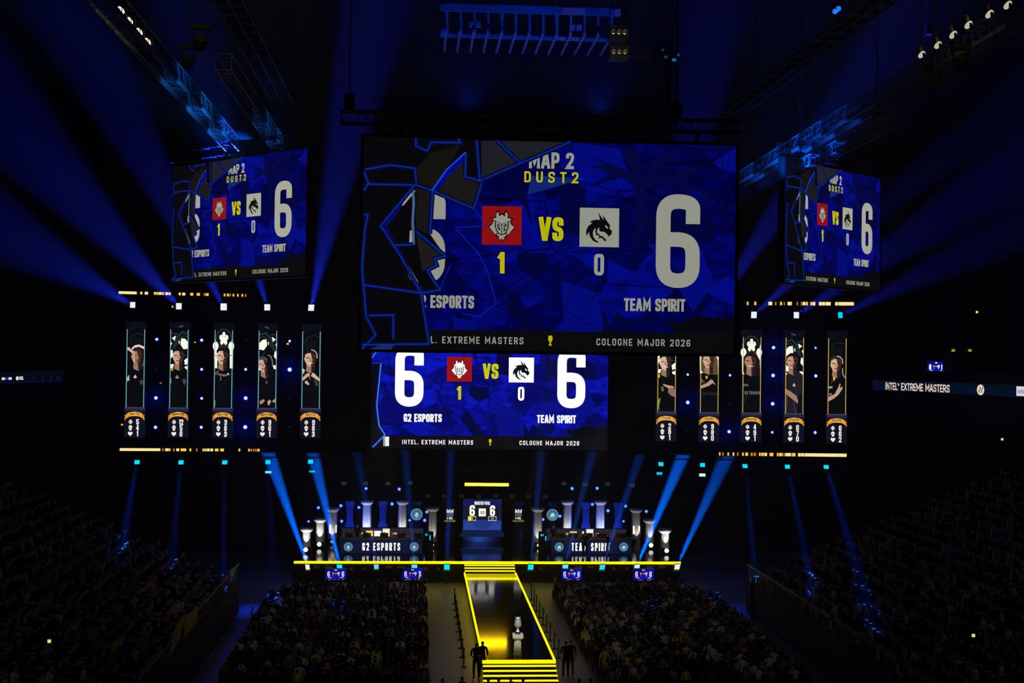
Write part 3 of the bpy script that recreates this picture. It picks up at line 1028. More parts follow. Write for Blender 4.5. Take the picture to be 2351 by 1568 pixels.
def banner(side, i, px, ptop, pbot, lean, name, stats, kind, who, deco):
    x0, x1, _, _ = rect(px - 23.6, 868, px + 23.6, 872, YB)
    z1, z0 = P(px, ptop, YB).z, P(px, pbot, YB).z
    Wd, Hd = x1 - x0, z1 - z0
    t = thing('player_banner', 'LED banner, %s of five on the %s: ' % (ORD[i], side) + who, 'led banner', ((x0 + x1) / 2, YB, z0), 'player banners')
    f = MB(); f.box((x0 - .02, YB + .03, z0 - .02), (x1 + .02, YB + .43, z1 + .02), BLACK); f.build('banner_casing', t)
    g = Gfx(x0, z1, YB + .02, Wd, Hd, .004)

    def U(x, y):
        return x / 100, y / 518

    def Q(pts):
        return [U(*p) for p in pts]

    def c(*rgb):
        return em(rgb, 98)
    g.quad(0, 0, 1, 1, c(9, 11, 22))
    g.quad(.05, .055, .95, .74, c(7, 9, 11))
    tr = c(34, 46, 52)
    wh = c(250, 250, 232)
    if kind == 'centre':
        g.disc(.49, 70 / 518, .40, 44 / 518, tr)
        g.disc(.49, 70 / 518, .34, 37 / 518, c(12, 16, 18))
        for (du, dv, ru, rv) in ((49, 54, 9, 13), (36, 66, 9, 12), (62, 66, 9, 12), (40, 88, 8, 12), (58, 88, 8, 12), (49, 72, 11, 16)):
            g.disc(du / 100, dv / 518, ru / 100, rv / 518, wh)
        for (u0, u1, v0, v1) in ((40, 42, 46, 66), (56, 58, 46, 66), (48, 50, 92, 106)):
            g.quad(u0 / 100, v0 / 518, u1 / 100, v1 / 518, tr)
        for x in (10, 86):
            g.disc(x / 100, 105 / 518, .14, 20 / 518, wh)
            g.fill(Q([(x - 7, 118), (x + 9, 118), (x + 9, 205), (x - 5, 205)]), wh)
        g.fill(Q([(6, 62), (10, 82), (6, 88)]), wh)
        g.fill(Q([(93, 62), (88, 82), (93, 88)]), wh)
        g.stroke(Q([(8, 148), (34, 146)]), .006, tr)
        g.stroke(Q([(66, 148), (92, 146)]), .006, tr)
        g.stroke(Q([(30, 112), (49, 96), (68, 112)]), .012, tr)
    elif kind == 'side':
        s_ = deco.get('flip', 1)

        def X(pts):
            return Q(pts if s_ > 0 else [(100 - x, y) for x, y in pts])
        for p in ([(12, 72), (32, 60), (26, 84)], [(58, 72), (76, 74), (92, 90), (92, 118), (70, 122), (54, 100)], [(6, 86), (14, 96), (6, 110)], [(6, 130), (16, 124), (20, 150), (6, 166)],
                  [(74, 170), (92, 158), (92, 186), (78, 192)], [(8, 190), (24, 188), (20, 206), (6, 206)], [(76, 200), (92, 196), (92, 214), (80, 210)], [(46, 78), (52, 90), (46, 100)]):
            g.fill(X(p), wh)
        for p, w in (([(20, 120), (36, 70), (62, 44), (93, 52)], .018), ([(30, 112), (48, 74), (70, 60), (93, 66)], .010), ([(8, 50), (40, 52)], .010), ([(64, 128), (76, 150), (93, 150)], .008)):
            g.stroke(X(p), w, tr, rad=.03)
        g.fill(X([(44, 20), (66, 12), (68, 18), (48, 26)]), c(60, 72, 76))
    else:
        g.stroke(Q([(14, 44), (54, 14)]), .008, c(20, 28, 32))
        g.stroke(Q([(18, 92), (30, 62), (58, 52), (90, 60)]), .010, c(22, 32, 36), rad=.03)
        g.stroke(Q([(46, 70), (60, 88), (78, 76)]), .006, c(28, 40, 44))
        g.disc(.47, 100 / 518, .30, 30 / 518, c(12, 17, 20))
        g.fill(Q([(8, 200), (24, 214), (22, 226), (8, 226)]), c(200, 200, 190)) if deco.get('spark') else None
    # the player
    fx, fy, sc = deco.get('face', (45, 158, 1))
    tilt = deco.get('tilt', 0)

    def F(pts):
        return Q([(max(8.5, min(91.5, fx + x * sc * 1.42 + tilt * y * sc)), fy + y * sc) for x, y in pts])
    shirt = c(*deco.get('shirt', (8, 10, 12)))
    sy = fy + 46 * sc
    g.fill(Q([(6, sy + 22), (18, sy + 6), (fx - 14, sy - 2), (fx + 16, sy - 2), (80, sy + 4), (93, sy + 16), (93, 383), (6, 383)]), shirt)
    lit, drk = c(*deco.get('lit', SKIN)), c(*SKD)
    hair = c(*deco.get('hair', (22, 17, 15)))
    if deco.get('long'):
        g.fill(F([(-26, -20), (-14, -38), (4, -42), (20, -34), (30, -10), (36, 30), (34, 62), (20, 60), (-18, 56), (-30, 40), (-30, 10)]), hair)
    g.fill(F([(-12, 20), (12, 20), (15, 52), (2, 62), (-14, 52)]), c(150, 118, 96))
    g.fill(F([(3, 20), (14, 20), (16, 52), (3, 60)]), c(40, 26, 22))
    g.fill(F([(-18, -20), (-13, -31), (0, -35), (13, -31), (18, -18), (18, 6), (13, 22), (5, 33), (-3, 34), (-12, 25), (-18, 8)]), drk)
    g.fill(F([(-18, -18), (-13, -29), (0, -32), (3, -14), (7, 4), (2, 14), (2, 33), (-4, 33), (-12, 24), (-18, 8)]), lit)
    g.fill(F([(-14, -8), (-4, -8), (-4, -4), (-14, -4)]), c(70, 46, 36))        # eyes, nose, mouth
    g.fill(F([(4, -8), (14, -8), (14, -4), (4, -4)]), c(22, 14, 12))
    g.fill(F([(-2, -6), (1, -6), (4, 8), (-4, 8)]), c(160, 120, 98))
    g.fill(F([(-9, 15), (8, 15), (6, 20), (-6, 20)]), c(*((225, 200, 190) if deco.get('smile') else (110, 66, 56))))
    if deco.get('ear', True):
        g.fill(F([(-20, -6), (-17, -8), (-17, 8), (-20, 4)]), lit)
    g.fill(F([(-20, -14), (-19, -30), (-8, -42), (8, -42), (20, -30), (20, -10), (16, -22), (4, -27), (-10, -26), (-16, -20)]), hair)
    if deco.get('rim'):
        g.stroke(F([(2, -41), (14, -36), (21, -24), (22, -4)]), .008, c(190, 180, 165))
    for kind_, pts, col in deco.get('extra', ()):
        if kind_ == 'f':
            g.fill(Q(pts), c(*col))
        else:
            g.stroke(Q(pts), kind_, c(*col), rad=.01)
    for (tx, u0, v0, u1, v1, col) in deco.get('txt', ()):
        g.text(tx, u0 / 100, v0 / 518, u1 / 100, v1 / 518, c(*col), .2, .2)
    # light rails beside the picture, ledge, name ribbon and the three counts
    rail = (120, 190, 195) if side == 'left' else (205, 175, 85)
    for x in (7.5, 92.5):
        g.quad((x - 1.6) / 100, 34 / 518, (x + 1.6) / 100, 382 / 518, c(*rail))
    g.quad(0, 382 / 518, 1, 1, c(13, 17, 34))
    g.quad(0, 382 / 518, 1, 388 / 518, c(58, 60, 88))
    g.quad(0, 388 / 518, 1, 400 / 518, c(34, 36, 62))
    g.fill(Q([(6, 414), (20, 405), (50, 401), (80, 405), (94, 414), (94, 440), (50, 424), (6, 440)]), c(8, 9, 14))
    for p in ([(-1, 436), (4, 424), (1, 418), (14, 416), (18, 428), (8, 434), (4, 442)], [(101, 436), (96, 424), (99, 418), (86, 416), (82, 428), (92, 434), (96, 442)]):
        g.fill(Q([(min(99.5, max(.5, x)), y) for x, y in p]), c(214, 136, 44))
    g.fill(Q([(10, 412), (24, 405), (50, 402), (76, 405), (90, 412), (87, 430), (74, 424), (50, 421), (26, 424), (13, 430)]), c(232, 160, 52))
    g.fill(Q([(34, 404), (50, 402), (66, 404), (64, 422), (50, 421), (36, 422)]), c(245, 190, 88))
    nl = min(60, 9 + 6.5 * len(name))
    g.text(name, .5 - nl / 200, 406.5 / 518, .5 + nl / 200, 417.5 / 518, c(70, 34, 10), .2, .1)
    iv = c(246, 238, 222)
    g.fill(Q([(21, 447), (31, 436), (41, 447), (31, 459)]), iv)
    g.disc(.31, 447.5 / 518, .085, 9 / 518, iv)
    g.quad(.302, 439 / 518, .318, 456 / 518, c(13, 17, 34))
    g.quad(.25, 441 / 518, .262, 454 / 518, c(40, 44, 60))
    g.quad(.358, 441 / 518, .37, 454 / 518, c(40, 44, 60))
    g.disc(.31, 472 / 518, .09, 9.5 / 518, iv)
    g.quad(.26, 476 / 518, .36, 486 / 518, iv)
    g.quad(.262, 471 / 518, .295, 476 / 518, c(60, 62, 76))
    g.quad(.325, 471 / 518, .358, 476 / 518, c(60, 62, 76))
    g.fill(Q([(20, 494), (26, 491), (31, 495), (36, 491), (42, 494), (42, 501), (31, 511), (20, 501)]), iv)
    for k, s_ in enumerate(stats):
        v0 = (435 + k * 26.3) / 518
        wd = .135 if len(s_) == 1 else .205
        if s_ == '1':
            wd = .085
        g.text(s_, .66 - wd / 2, v0, .66 + wd / 2, v0 + 24.5 / 518, iv, .19, .08)
    g.build('display', t)
    return x0, x1, z0, z1


SK = (196, 158, 132)
BAN = [
    ('left', 0, 311, 738.5, 1004.5, 'MATYS', ('5', '4', '1'), 'dark', 'saluting player in a pale cap', dict(face=(56, 158, 1), tilt=.05, lit=(150, 112, 90), hair=(40, 30, 28), extra=(
        ('f', [(30, 118), (44, 106), (66, 102), (92, 112), (92, 124), (66, 112), (44, 116), (34, 126)], (222, 205, 190)), ('f', [(8, 116), (16, 114), (42, 134), (34, 142), (8, 124)], (212, 180, 158)),
        ('f', [(38, 138), (48, 134), (46, 160), (50, 186), (38, 180), (34, 160)], SK), ('f', [(9, 250), (20, 238), (22, 262), (10, 268)], (170, 172, 170)), ('f', [(40, 250), (50, 236), (58, 250), (50, 254)], (190, 190, 190)),
        ('f', [(70, 268), (80, 256), (90, 266), (84, 284), (76, 280)], (58, 64, 62)), (.006, [(84, 200), (88, 180), (92, 168)], (90, 92, 90))))),
    ('left', 1, 411, 739.5, 1005, 'SUNPAYUS', ('12', '5', '0'), 'side', 'dark haired player before a bright window', dict(face=(46, 156, 1), extra=(
        ('f', [(10, 208), (18, 202), (24, 214), (14, 220)], (190, 170, 40)), ('f', [(32, 250), (42, 236), (52, 250), (42, 254)], (130, 134, 134)), ('f', [(66, 262), (76, 250), (88, 262), (78, 284)], (62, 66, 66)),
        ('f', [(8, 256), (14, 250), (14, 276), (8, 276)], (110, 112, 112))))),
    ('left', 2, 513, 741, 1005.5, 'HUNTER', ('3', '6', '3'), 'centre', 'bearded player under a round window', dict(face=(44, 154, 1.02), lit=(212, 174, 148), extra=(
        ('f', [(8, 226), (26, 212), (30, 222), (12, 238)], (96, 72, 58)), ('f', [(22, 228), (60, 232), (78, 226), (80, 234), (56, 242), (24, 236)], (104, 98, 94)), ('f', [(66, 232), (74, 224), (80, 234)], (190, 190, 190)),
        ('f', [(36, 242), (40, 242), (40, 260), (36, 260)], (120, 120, 120)), (.003, [(12, 340), (40, 280), (80, 250)], (26, 32, 34)), (.003, [(20, 372), (60, 290)], (20, 26, 28)), ('f', [(8, 345), (14, 352), (12, 380), (8, 380)], (130, 120, 116))))),
    ('left', 3, 614, 742.5, 1005.5, 'HEAVYGOD', ('9', '6', '1'), 'side', 'player looking down at his hands', dict(flip=-1, face=(30, 190, .95), tilt=.14, hair=(70, 66, 58), extra=(
        ('f', [(60, 142), (72, 150), (78, 190), (74, 230), (52, 226), (46, 190), (50, 160)], (9, 11, 12)), (.010, [(52, 142), (66, 150), (74, 172), (76, 196)], (120, 110, 100)), ('f', [(14, 352), (34, 342), (40, 350), (24, 366), (16, 364)], (176, 132, 110)),
        ('f', [(52, 352), (64, 344), (70, 352), (60, 372), (54, 366)], (190, 150, 126)), ('f', [(74, 352), (92, 338), (93, 352), (84, 358)], (180, 142, 118)), ('f', [(42, 262), (48, 258), (52, 272), (46, 274)], (90, 96, 94))))),
    ('left', 4, 714, 744, 1005.5, 'HERTZ', ('9', '6', '3'), 'dark', 'smiling player making a heart with his hands', dict(spark=1, smile=1, rim=1, face=(46, 160, 1.05), lit=(205, 168, 142), extra=(
        ('f', [(8, 246), (28, 226), (40, 222), (46, 236), (34, 240), (12, 258)], (205, 168, 142)), ('f', [(50, 236), (58, 220), (68, 226), (92, 248), (90, 260), (64, 244)], (212, 176, 150)), ('f', [(20, 262), (30, 256), (44, 274), (38, 278), (22, 270)], (196, 170, 150)),
        ('f', [(64, 250), (82, 262), (86, 278), (76, 284), (68, 268)], (70, 58, 50)), ('f', [(40, 240), (48, 240), (44, 258)], (86, 92, 96)), ('f', [(10, 218), (16, 216), (18, 226), (12, 228)], (180, 150, 40)))),),
    ('right', 0, 1530, 753, 1013, 'TN1R', ('2', '8', '1'), 'side', 'smiling player pointing sideways, green marked shirt', dict(smile=1, face=(44, 160, 1.05), lit=(214, 180, 158), hair=(30, 24, 22), extra=(
        ('f', [(8, 214), (16, 210), (18, 226), (9, 228)], (226, 180, 20)), ('f', [(32, 256), (58, 262), (84, 266), (86, 274), (64, 278), (36, 264)], (190, 150, 126)), ('f', [(58, 276), (84, 272), (92, 290), (92, 316), (70, 308), (58, 296)], (140, 106, 90)),
        ('f', [(22, 270), (34, 268), (38, 286), (28, 292)], (86, 110, 40)), ('f', [(8, 330), (22, 318), (14, 360), (18, 378), (8, 360)], (110, 150, 40))))),
    ('right', 1, 1628, 754, 1014.5, 'DONK', ('9', '8', '0'), 'centre', 'long haired player, hand on his chest', dict(face=(46, 150, 1), long=1, hair=(92, 72, 54), extra=(
        ('f', [(30, 220), (38, 214), (42, 226), (34, 232)], (230, 184, 20)), ('f', [(8, 262), (36, 250), (58, 232), (66, 236), (80, 258), (66, 250), (48, 262), (8, 276)], (182, 146, 122)), ('f', [(8, 226), (22, 236), (30, 250), (10, 250)], (96, 60, 52)),
        ), txt=(('BETBOOM', 20, 292, 88, 305, (38, 40, 42)),))),
    ('right', 2, 1725, 757, 1015, 'MAGIXX', ('4', '9', '1'), 'centre', 'long haired player under a bright round window', dict(face=(44, 150, 1.05), long=1, smile=1, hair=(28, 20, 18), lit=(170, 124, 104), extra=(
        ('f', [(10, 250), (34, 252), (34, 260), (10, 260)], (90, 92, 92)), (.004, [(12, 340), (30, 290)], (50, 50, 52)),
        ), txt=(('BETBOOM', 16, 283, 90, 298, (104, 104, 102)),))),
    ('right', 3, 1823, 758.5, 1016.5, 'ZWEIH', ('6', '7', '0'), 'side', 'player in grey, one arm across', dict(flip=-1, face=(40, 146, .98), shirt=(30, 29, 36), lit=(196, 150, 128), extra=(
        ('f', [(6, 268), (30, 280), (60, 300), (72, 330), (66, 336), (40, 316), (6, 290)], (160, 122, 104)), ('f', [(42, 252), (50, 242), (56, 258), (44, 258)], (190, 190, 190)), (.012, [(12, 380), (16, 300)], (58, 58, 66)), (.010, [(60, 380), (46, 330)], (56, 56, 64)), ('f', [(70, 300), (93, 290), (93, 383), (66, 383)], (14, 14, 18))))),
    ('right', 4, 1921, 760, 1018, 'SH1RO', ('6', '6', '2'), 'dark', 'player pointing a finger across his chest', dict(rim=1, face=(46, 156, 1), hair=(52, 38, 30), lit=(212, 172, 144), extra=(
        ('f', [(30, 214), (38, 210), (42, 224), (34, 230)], (232, 190, 20)), ('f', [(24, 222), (32, 230), (22, 246)], (84, 44, 40)), ('f', [(8, 306), (40, 290), (56, 260), (64, 240), (68, 246), (64, 262), (78, 256), (76, 268), (56, 296), (34, 312), (8, 326)], (190, 150, 124)),
        ('f', [(8, 256), (28, 254), (28, 264), (8, 266)], (150, 150, 150)), ('f', [(14, 288), (24, 286), (24, 296), (14, 298)], (130, 130, 132)), (.009, [(76, 170), (78, 200), (90, 216)], (150, 148, 140))))),
]
bx = {}
for (sd, i, px, pt_, pb, nm, st, kd, who, deco) in BAN:
    bx[(sd, i)] = banner(sd, i, px, pt_, pb, 0, nm, st, kd, who, deco)

# round blue lamps between the banners
CYAN, LBLUE = (0, 225, 255), (120, 175, 255)


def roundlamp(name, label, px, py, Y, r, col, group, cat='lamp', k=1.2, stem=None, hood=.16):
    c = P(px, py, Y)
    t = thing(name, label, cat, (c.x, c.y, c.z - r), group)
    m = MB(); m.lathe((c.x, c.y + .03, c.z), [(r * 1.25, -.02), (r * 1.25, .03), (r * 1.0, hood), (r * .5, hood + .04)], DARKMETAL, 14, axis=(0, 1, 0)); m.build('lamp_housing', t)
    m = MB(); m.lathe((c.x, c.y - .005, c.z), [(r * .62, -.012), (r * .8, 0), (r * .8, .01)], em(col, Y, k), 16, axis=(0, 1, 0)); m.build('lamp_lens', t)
    m = MB(); m.lathe((c.x, c.y + .006, c.z), [(r * .8, -.004), (r * 1.2, 0), (r * 1.2, .01)], em((0, 25, 235) if sum(col) > 300 else (2, 4, 40), Y, k), 20, axis=(0, 1, 0)); m.build('lens_halo', t)  # glowing ring that paints the blue halo around the lens
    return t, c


GAPS = {('left', 0): 'between the first and second banners on the left', ('left', 1): 'between the second and third banners on the left', ('left', 2): 'between the third and fourth banners on the left', ('left', 3): 'between the fourth and fifth banners on the left',
        ('right', 0): 'between the first and second banners on the right', ('right', 1): 'between the second and third banners on the right', ('right', 2): 'between the third and fourth banners on the right', ('right', 3): 'between the fourth and fifth banners on the right'}
RN_ = ['in the top row', 'in the second row', 'in the third row', 'in the bottom row']
WB = (225, 238, 255)
for sd, gi, row, px, py, r, col in (
        ('left', 0, 0, 360, 779, .12, WB), ('left', 1, 0, 463, 781, .12, WB), ('left', 3, 0, 665, 783, .10, WB), ('left', 1, 1, 463, 848, .11, WB), ('left', 2, 1, 564, 848, .11, WB), ('left', 3, 1, 665, 848.5, .17, WB),
        ('left', 0, 2, 358, 913.5, .14, WB), ('left', 1, 2, 463, 914.5, .11, WB), ('left', 2, 2, 564, 914, .15, WB), ('left', 0, 3, 357, 981, .13, WB), ('left', 1, 3, 462, 981, .12, WB), ('left', 2, 3, 563, 980.5, .16, WB),
        ('left', 0, 1, 359, 846, .08, (8, 14, 80)), ('left', 2, 0, 564, 782, .08, (5, 10, 66)), ('left', 3, 2, 663.5, 914, .08, (5, 10, 60)), ('left', 3, 3, 664, 980, .08, (6, 12, 66)),
        ('right', 2, 0, 1776, 798, .14, WB), ('right', 3, 0, 1872.5, 798.5, .09, (130, 240, 255)), ('right', 0, 1, 1579, 860, .10, (190, 250, 255)), ('right', 1, 1, 1676, 861.5, .10, (200, 250, 255)), ('right', 2, 1, 1775, 862, .15, WB), ('right', 3, 1, 1873, 863, .13, WB),
        ('right', 0, 2, 1579, 924, .15, WB), ('right', 2, 2, 1774, 927, .15, WB), ('right', 1, 3, 1674, 991, .14, WB), ('right', 2, 3, 1773, 992.5, .10, (190, 250, 255)), ('right', 3, 3, 1871.5, 993, .12, WB),
        ('right', 1, 2, 1675, 926, .07, (5, 8, 70)), ('right', 3, 2, 1872, 927, .06, (4, 6, 44)), ('right', 0, 3, 1577.5, 988, .07, (4, 8, 44))):
    dim = sum(col) < 150
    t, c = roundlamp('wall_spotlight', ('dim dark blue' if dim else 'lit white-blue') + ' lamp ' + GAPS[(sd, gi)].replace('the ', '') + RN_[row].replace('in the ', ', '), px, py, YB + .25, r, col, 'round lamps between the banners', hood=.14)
    if r >= .14:                                  # the strongest lamps also light the haze around them
        light('lamp_glow', 'POINT', c + Vector((0, -.25, 0)), c, 110 * (r / .15) ** 2, (0, .03, 1), shadow_soft_size=.05)
# small amber service lamps seen between the banners
for i, (px, py, s_, col) in enumerate(((396, 704, 4.5, (200, 170, 20)), (447.5, 786, 3.5, (215, 180, 20)), (660.5, 789.5, 5, (230, 190, 30)), (280, 975, 4.5, (220, 180, 10)), (369, 879.5, 4.5, (130, 95, 20)))):
    c = P(px, py, YB + .3)
    r = s_ * YB / FPX / 2
    m = MB(); m.box((c.x - r, c.y, c.z - r * .8), (c.x + r, c.y + .12, c.z + r * .8), em(col, 98))
    t = thing('amber_spotlight', 'tiny amber service lamp ' + ('left of the second top lamp', 'between the second and third banners on the left', 'between the fourth and fifth banners on the left', 'at the left edge of the first banner on the left', 'between the first and second banners on the left')[i], 'lamp', (c.x, c.y, c.z - r), 'amber service lamps')
    m.build('lamp_lens', t)
    m = MB(); m.box((c.x - r * 1.3, c.y + .06, c.z - r * 1.1), (c.x + r * 1.3, c.y + .2, c.z + r * 1.1), DARKMETAL); m.build('lamp_housing', t)

TZ = {}
# trusses that carry the lamps above and below the banners
for lb, x0, x1 in (('left', 262, 770), ('right', 1485, 1970)):
    for wh_, py0, py1 in (('above', 688, 690), ('below', 1043, 1046)):
        sl = (x1 - x0) * .0125
        yy = py0 if lb == 'left' else py0 + (22 if wh_ == 'above' else 7)
        a, b = P(x0, yy, YB + .35), P(x1, yy, YB + .35)
        zz = (a.z + b.z) / 2
        TZ[(lb, wh_)] = zz
        truss('banner_truss', 'dark truss %s the player banners on the %s' % (wh_, lb), (a.x, YB + .2, zz), (b.x, YB + .2, zz), .36, DARKMETAL, .6)
        if wh_ == 'above':
            for k, f in enumerate((.2, .8)):
                hoist('hoist_cable', 'dark hoist cable at the %s end of the truss above the %s banners' % (('left', 'right')[k], lb), a.x + (b.x - a.x) * f, YB + .2, zz + .15)


# pixel strips: lit cells along a dark batten
def pixstrip(label, px0, py0, px1, py1, Y, cells, col, hpx):
    a, b = P(px0, py0, Y), P(px1, py1, Y)
    t = thing('pixel_light_rail', label, 'light strip', ((a.x + b.x) / 2, Y, (a.z + b.z) / 2 - .1), 'yellow pixel strips')
    f = MB()
    f.box((a.x - .05, Y + .02, min(a.z, b.z) - .12), (b.x + .05, Y + .14, max(a.z, b.z) + .12), BLACK)
    for x in (a.x + .3, b.x - .3):
        f.box((x - .03, Y + .05, min(a.z, b.z) - .5), (x + .03, Y + .24, max(a.z, b.z) + .5), BLACK)
    f.build('strip_batten', t)
    s_ = Y / FPX
    for (c0, c1, kk) in cells:
        g = MB()
        n = max(1, round((c1 - c0) / 3.1))
        for i in range(n):
            u0, u1 = c0 + (c1 - c0) * i / n, c0 + (c1 - c0) * (i + 1) / n
            p = P((u0 + u1) / 2, py0 + (py1 - py0) * ((u0 + u1) / 2 - px0) / (px1 - px0), Y)
            hw, hh = (u1 - u0) * .46 * s_, hpx * s_ / 2
            g.box((p.x - hw, Y - .01, p.z - hh), (p.x + hw, Y + .02, p.z + hh), em(kk, 98))
        g.build('lit_pixels', t)


YW, YO, OR_ = (255, 232, 150), (255, 205, 60), (205, 120, 20)


def cr(x0, sc, lst):
    return [(x0 + a / sc, x0 + b / sc, c) for a, b, c in lst]


pixstrip('broken strip of yellow light pixels above the left banners, brightest at its left end', 270, 671.5, 572, 678.5, YB - .1,
         cr(260, 6.915, [(85, 372, YW), (428, 462, YO), (500, 552, YW), (645, 680, YO), (686, 714, YO), (720, 768, YW), (775, 804, YO), (825, 872, YW), (880, 912, YO), (1040, 1074, YO), (1096, 1144, YW), (1222, 1270, YO), (1326, 1376, YO),
                         (1438, 1462, OR_), (1470, 1514, YO), (1754, 1780, YO), (1804, 1836, YO), (1846, 1866, OR_), (1896, 1920, YO), (1966, 1990, YO), (2036, 2060, YO), (2090, 2110, OR_)]), YW, 6)
pixstrip('broken strip of yellow light pixels below the left banners, a solid run at its left', 272, 1032, 600, 1033.5, YB - .1,
         cr(260, 6.187, [(92, 668, YW), (695, 714, OR_), (738, 782, YW), (786, 812, YO), (850, 870, OR_), (896, 936, YW), (958, 1036, YO), (1082, 1108, YO), (1178, 1196, OR_), (1268, 1294, YO), (1300, 1326, YO), (1332, 1370, YW), (1380, 1418, YW),
                         (1444, 1494, YO), (1520, 1572, YO), (1780, 1804, YO), (1918, 1940, YO), (1952, 1970, OR_), (1984, 2002, OR_), (2014, 2034, OR_), (2046, 2078, YO)]), YW, 6)
pixstrip('broken strip of yellow light pixels above the right banners, brightest at its right end', 1710, 696.5, 1964, 697.5, YB - .1,
         cr(1690, 8.107, [(200, 232, YO), (338, 376, YO), (600, 674, YW), (724, 750, OR_), (818, 856, YO), (888, 906, OR_), (958, 1036, YW), (1128, 1150, OR_), (1208, 1230, OR_), (1240, 1292, YW), (1302, 1338, YO), (1382, 1416, YO), (1424, 1474, YW),
                          (1542, 1600, YW), (1604, 1656, YW), (1664, 1762, YW), (1844, 1898, YW), (1908, 2192, YW)]), YW, 8)
pixstrip('broken strip of yellow light pixels below the right banners, a solid run at its right', 1648, 1042, 1946, 1045.3, YB - .1,
         cr(1640, 7.347, [(80, 104, YO), (134, 158, OR_), (222, 248, YO), (308, 338, YO), (384, 408, OR_), (470, 498, YO), (524, 570, YO), (612, 650, OR_), (666, 704, OR_), (754, 782, YO), (792, 834, YO), (844, 890, YW), (932, 996, YO), (1056, 1084, YO),
                          (1094, 1152, YO), (1166, 1190, OR_), (1198, 1296, YW), (1310, 1370, YO), (1412, 1460, YW), (1466, 1514, YW), (1522, 2232, YW)]), YW, 7.5)

# ---------------------------------------------------------------- moving head lamps and their beams
CELL = pm('lamp_divider', (.02, .03, .05), .5)


def moving_head(label, px, py, Y, aim, wpx, hpx, col, group, beam=None, up=1, support=None, k=1.0, blend=.45, rad=.14, bc=(0, .07, 1), back=0.0):
    """A lamp head in a yoke, its square face turned to AIM; BEAM = (power, cone angle)."""
    c = P(px, py, Y)
    aim = Vector(aim)
    d = (aim - c).normalized()
    t = thing('moving_spotlight', label, 'stage light', (c.x, c.y, c.z - .3 if up > 0 else c.z - .2), group)
    w, h = wpx * Y / FPX / 2, hpx * Y / FPX / 2
    # the head leans part of the way from the camera towards its aim
    rx = Vector((1, 0, 0))
    rz = Vector((d.x * .55, 0, 1)).normalized()
    M = Matrix((rx, Vector((0, 1, 0)), rz)).transposed()

    def L(x, y, z):
        return c + M @ Vector((x, y, z))
    m = MB()
    vs = [L(x * w * 1.12, y, z * h * 1.12) for x in (-1, 1) for y in (.02, .3) for z in (-1, 1)]
    m.add(vs, [(0, 1, 3, 2), (4, 6, 7, 5), (0, 4, 5, 1), (2, 3, 7, 6), (0, 2, 6, 4), (1, 5, 7, 3)], DARKMETAL)
    m.build('lamp_head', t)
    m = MB()
    e = em(col, Y, k)
    n = 5
    for i in range(n):
        a, b = -w + 2 * w * (i + .04) / n, -w + 2 * w * (i + .96) / n
        m.face([L(a, 0, -h), L(b, 0, -h), L(b, 0, h), L(a, 0, h)], e)
    m.face([L(-w, .012, -h), L(w, .012, -h), L(w, .012, h), L(-w, .012, h)], em(tuple(v * .8 for v in col), Y, k))
    m.build('lamp_face', t)
    m = MB()
    s_ = up
    zz = c.z - s_ * (h * 1.2 + .12)
    m.box((c.x - w * 1.5, c.y + .08, zz - .05), (c.x + w * 1.5, c.y + .32, zz + .05), DARKMETAL)
    for q in (-1, 1):
        m.box((c.x + q * w * 1.32 - .015, c.y + .12, min(zz, c.z)), (c.x + q * w * 1.32 + .015, c.y + .26, max(zz, c.z + .04)), DARKMETAL)
    if support is not None:
        m.box((c.x - .05, c.y + .15, min(zz, support)), (c.x + .05, c.y + .27 + back, max(zz, support)), DARKMETAL)
    m.build('lamp_yoke', t)
    if beam:
        l = light('beam', 'SPOT', c + (Vector((0, -.14, h * 1.1)) if up > 0 else d * .02 + Vector((0, -.05, 0))), aim, beam[0] * .004 / SIGMA, bc, spot_size=math.radians(beam[1]), spot_blend=blend, shadow_soft_size=rad)
        l.parent = t
        l.location = Vector(l.location) - wloc(t)
    return t


VIO = (.012, .032, 1)
WHB = (235, 245, 255)
YT = YB - .25
TOPL = [(304.5, 700, (0, 528, 62), 11.5, 13, WHB, (177650, 5.5)), (410.5, 703, (0, 262, 55), 12.5, 14, WHB, (243100, 5.5)), (513.5, 704.5, (150, 0, 56), 14, 15.5, WHB, (215050, 5.5)),
        (613.5, 705.5, (410, 0, 58), 13, 14, WHB, (243100, 5.2)), (714.5, 706.5, (865, 0, 58), 13, 14, WHB, (336600, 5.2)),
        (1530, 720.5, (1640, 0, 58), 13, 14, WHB, (271150, 5.2)), (1630, 721.5, (2110, 0, 58), 13, 14, WHB, (280500, 5.4)), (1731, 723, (2351, 165, 58), 13, 15, WHB, (205700, 5.4)),
        (1828.5, 723.5, (2351, 372, 58), 12.5, 14.5, WHB, (168300, 5.0)), (1929.5, 723.5, (2351, 517, 62), 10.5, 13.5, (0, 215, 255), (102850, 4.6))]
for i, (px, py, (ax, ay, aY), w_, h_, col, bm) in enumerate(TOPL):
    moving_head('square white-blue stage light above the %s player banner on the %s' % (ORD[i % 5], 'left' if i < 5 else 'right'), px, py, YT, P(ax, ay, aY), w_, h_, col, 'stage lights above the banners', bm, -1,
                TZ[('left' if i < 5 else 'right', 'above')] - .2, bc=VIO, back=.01)
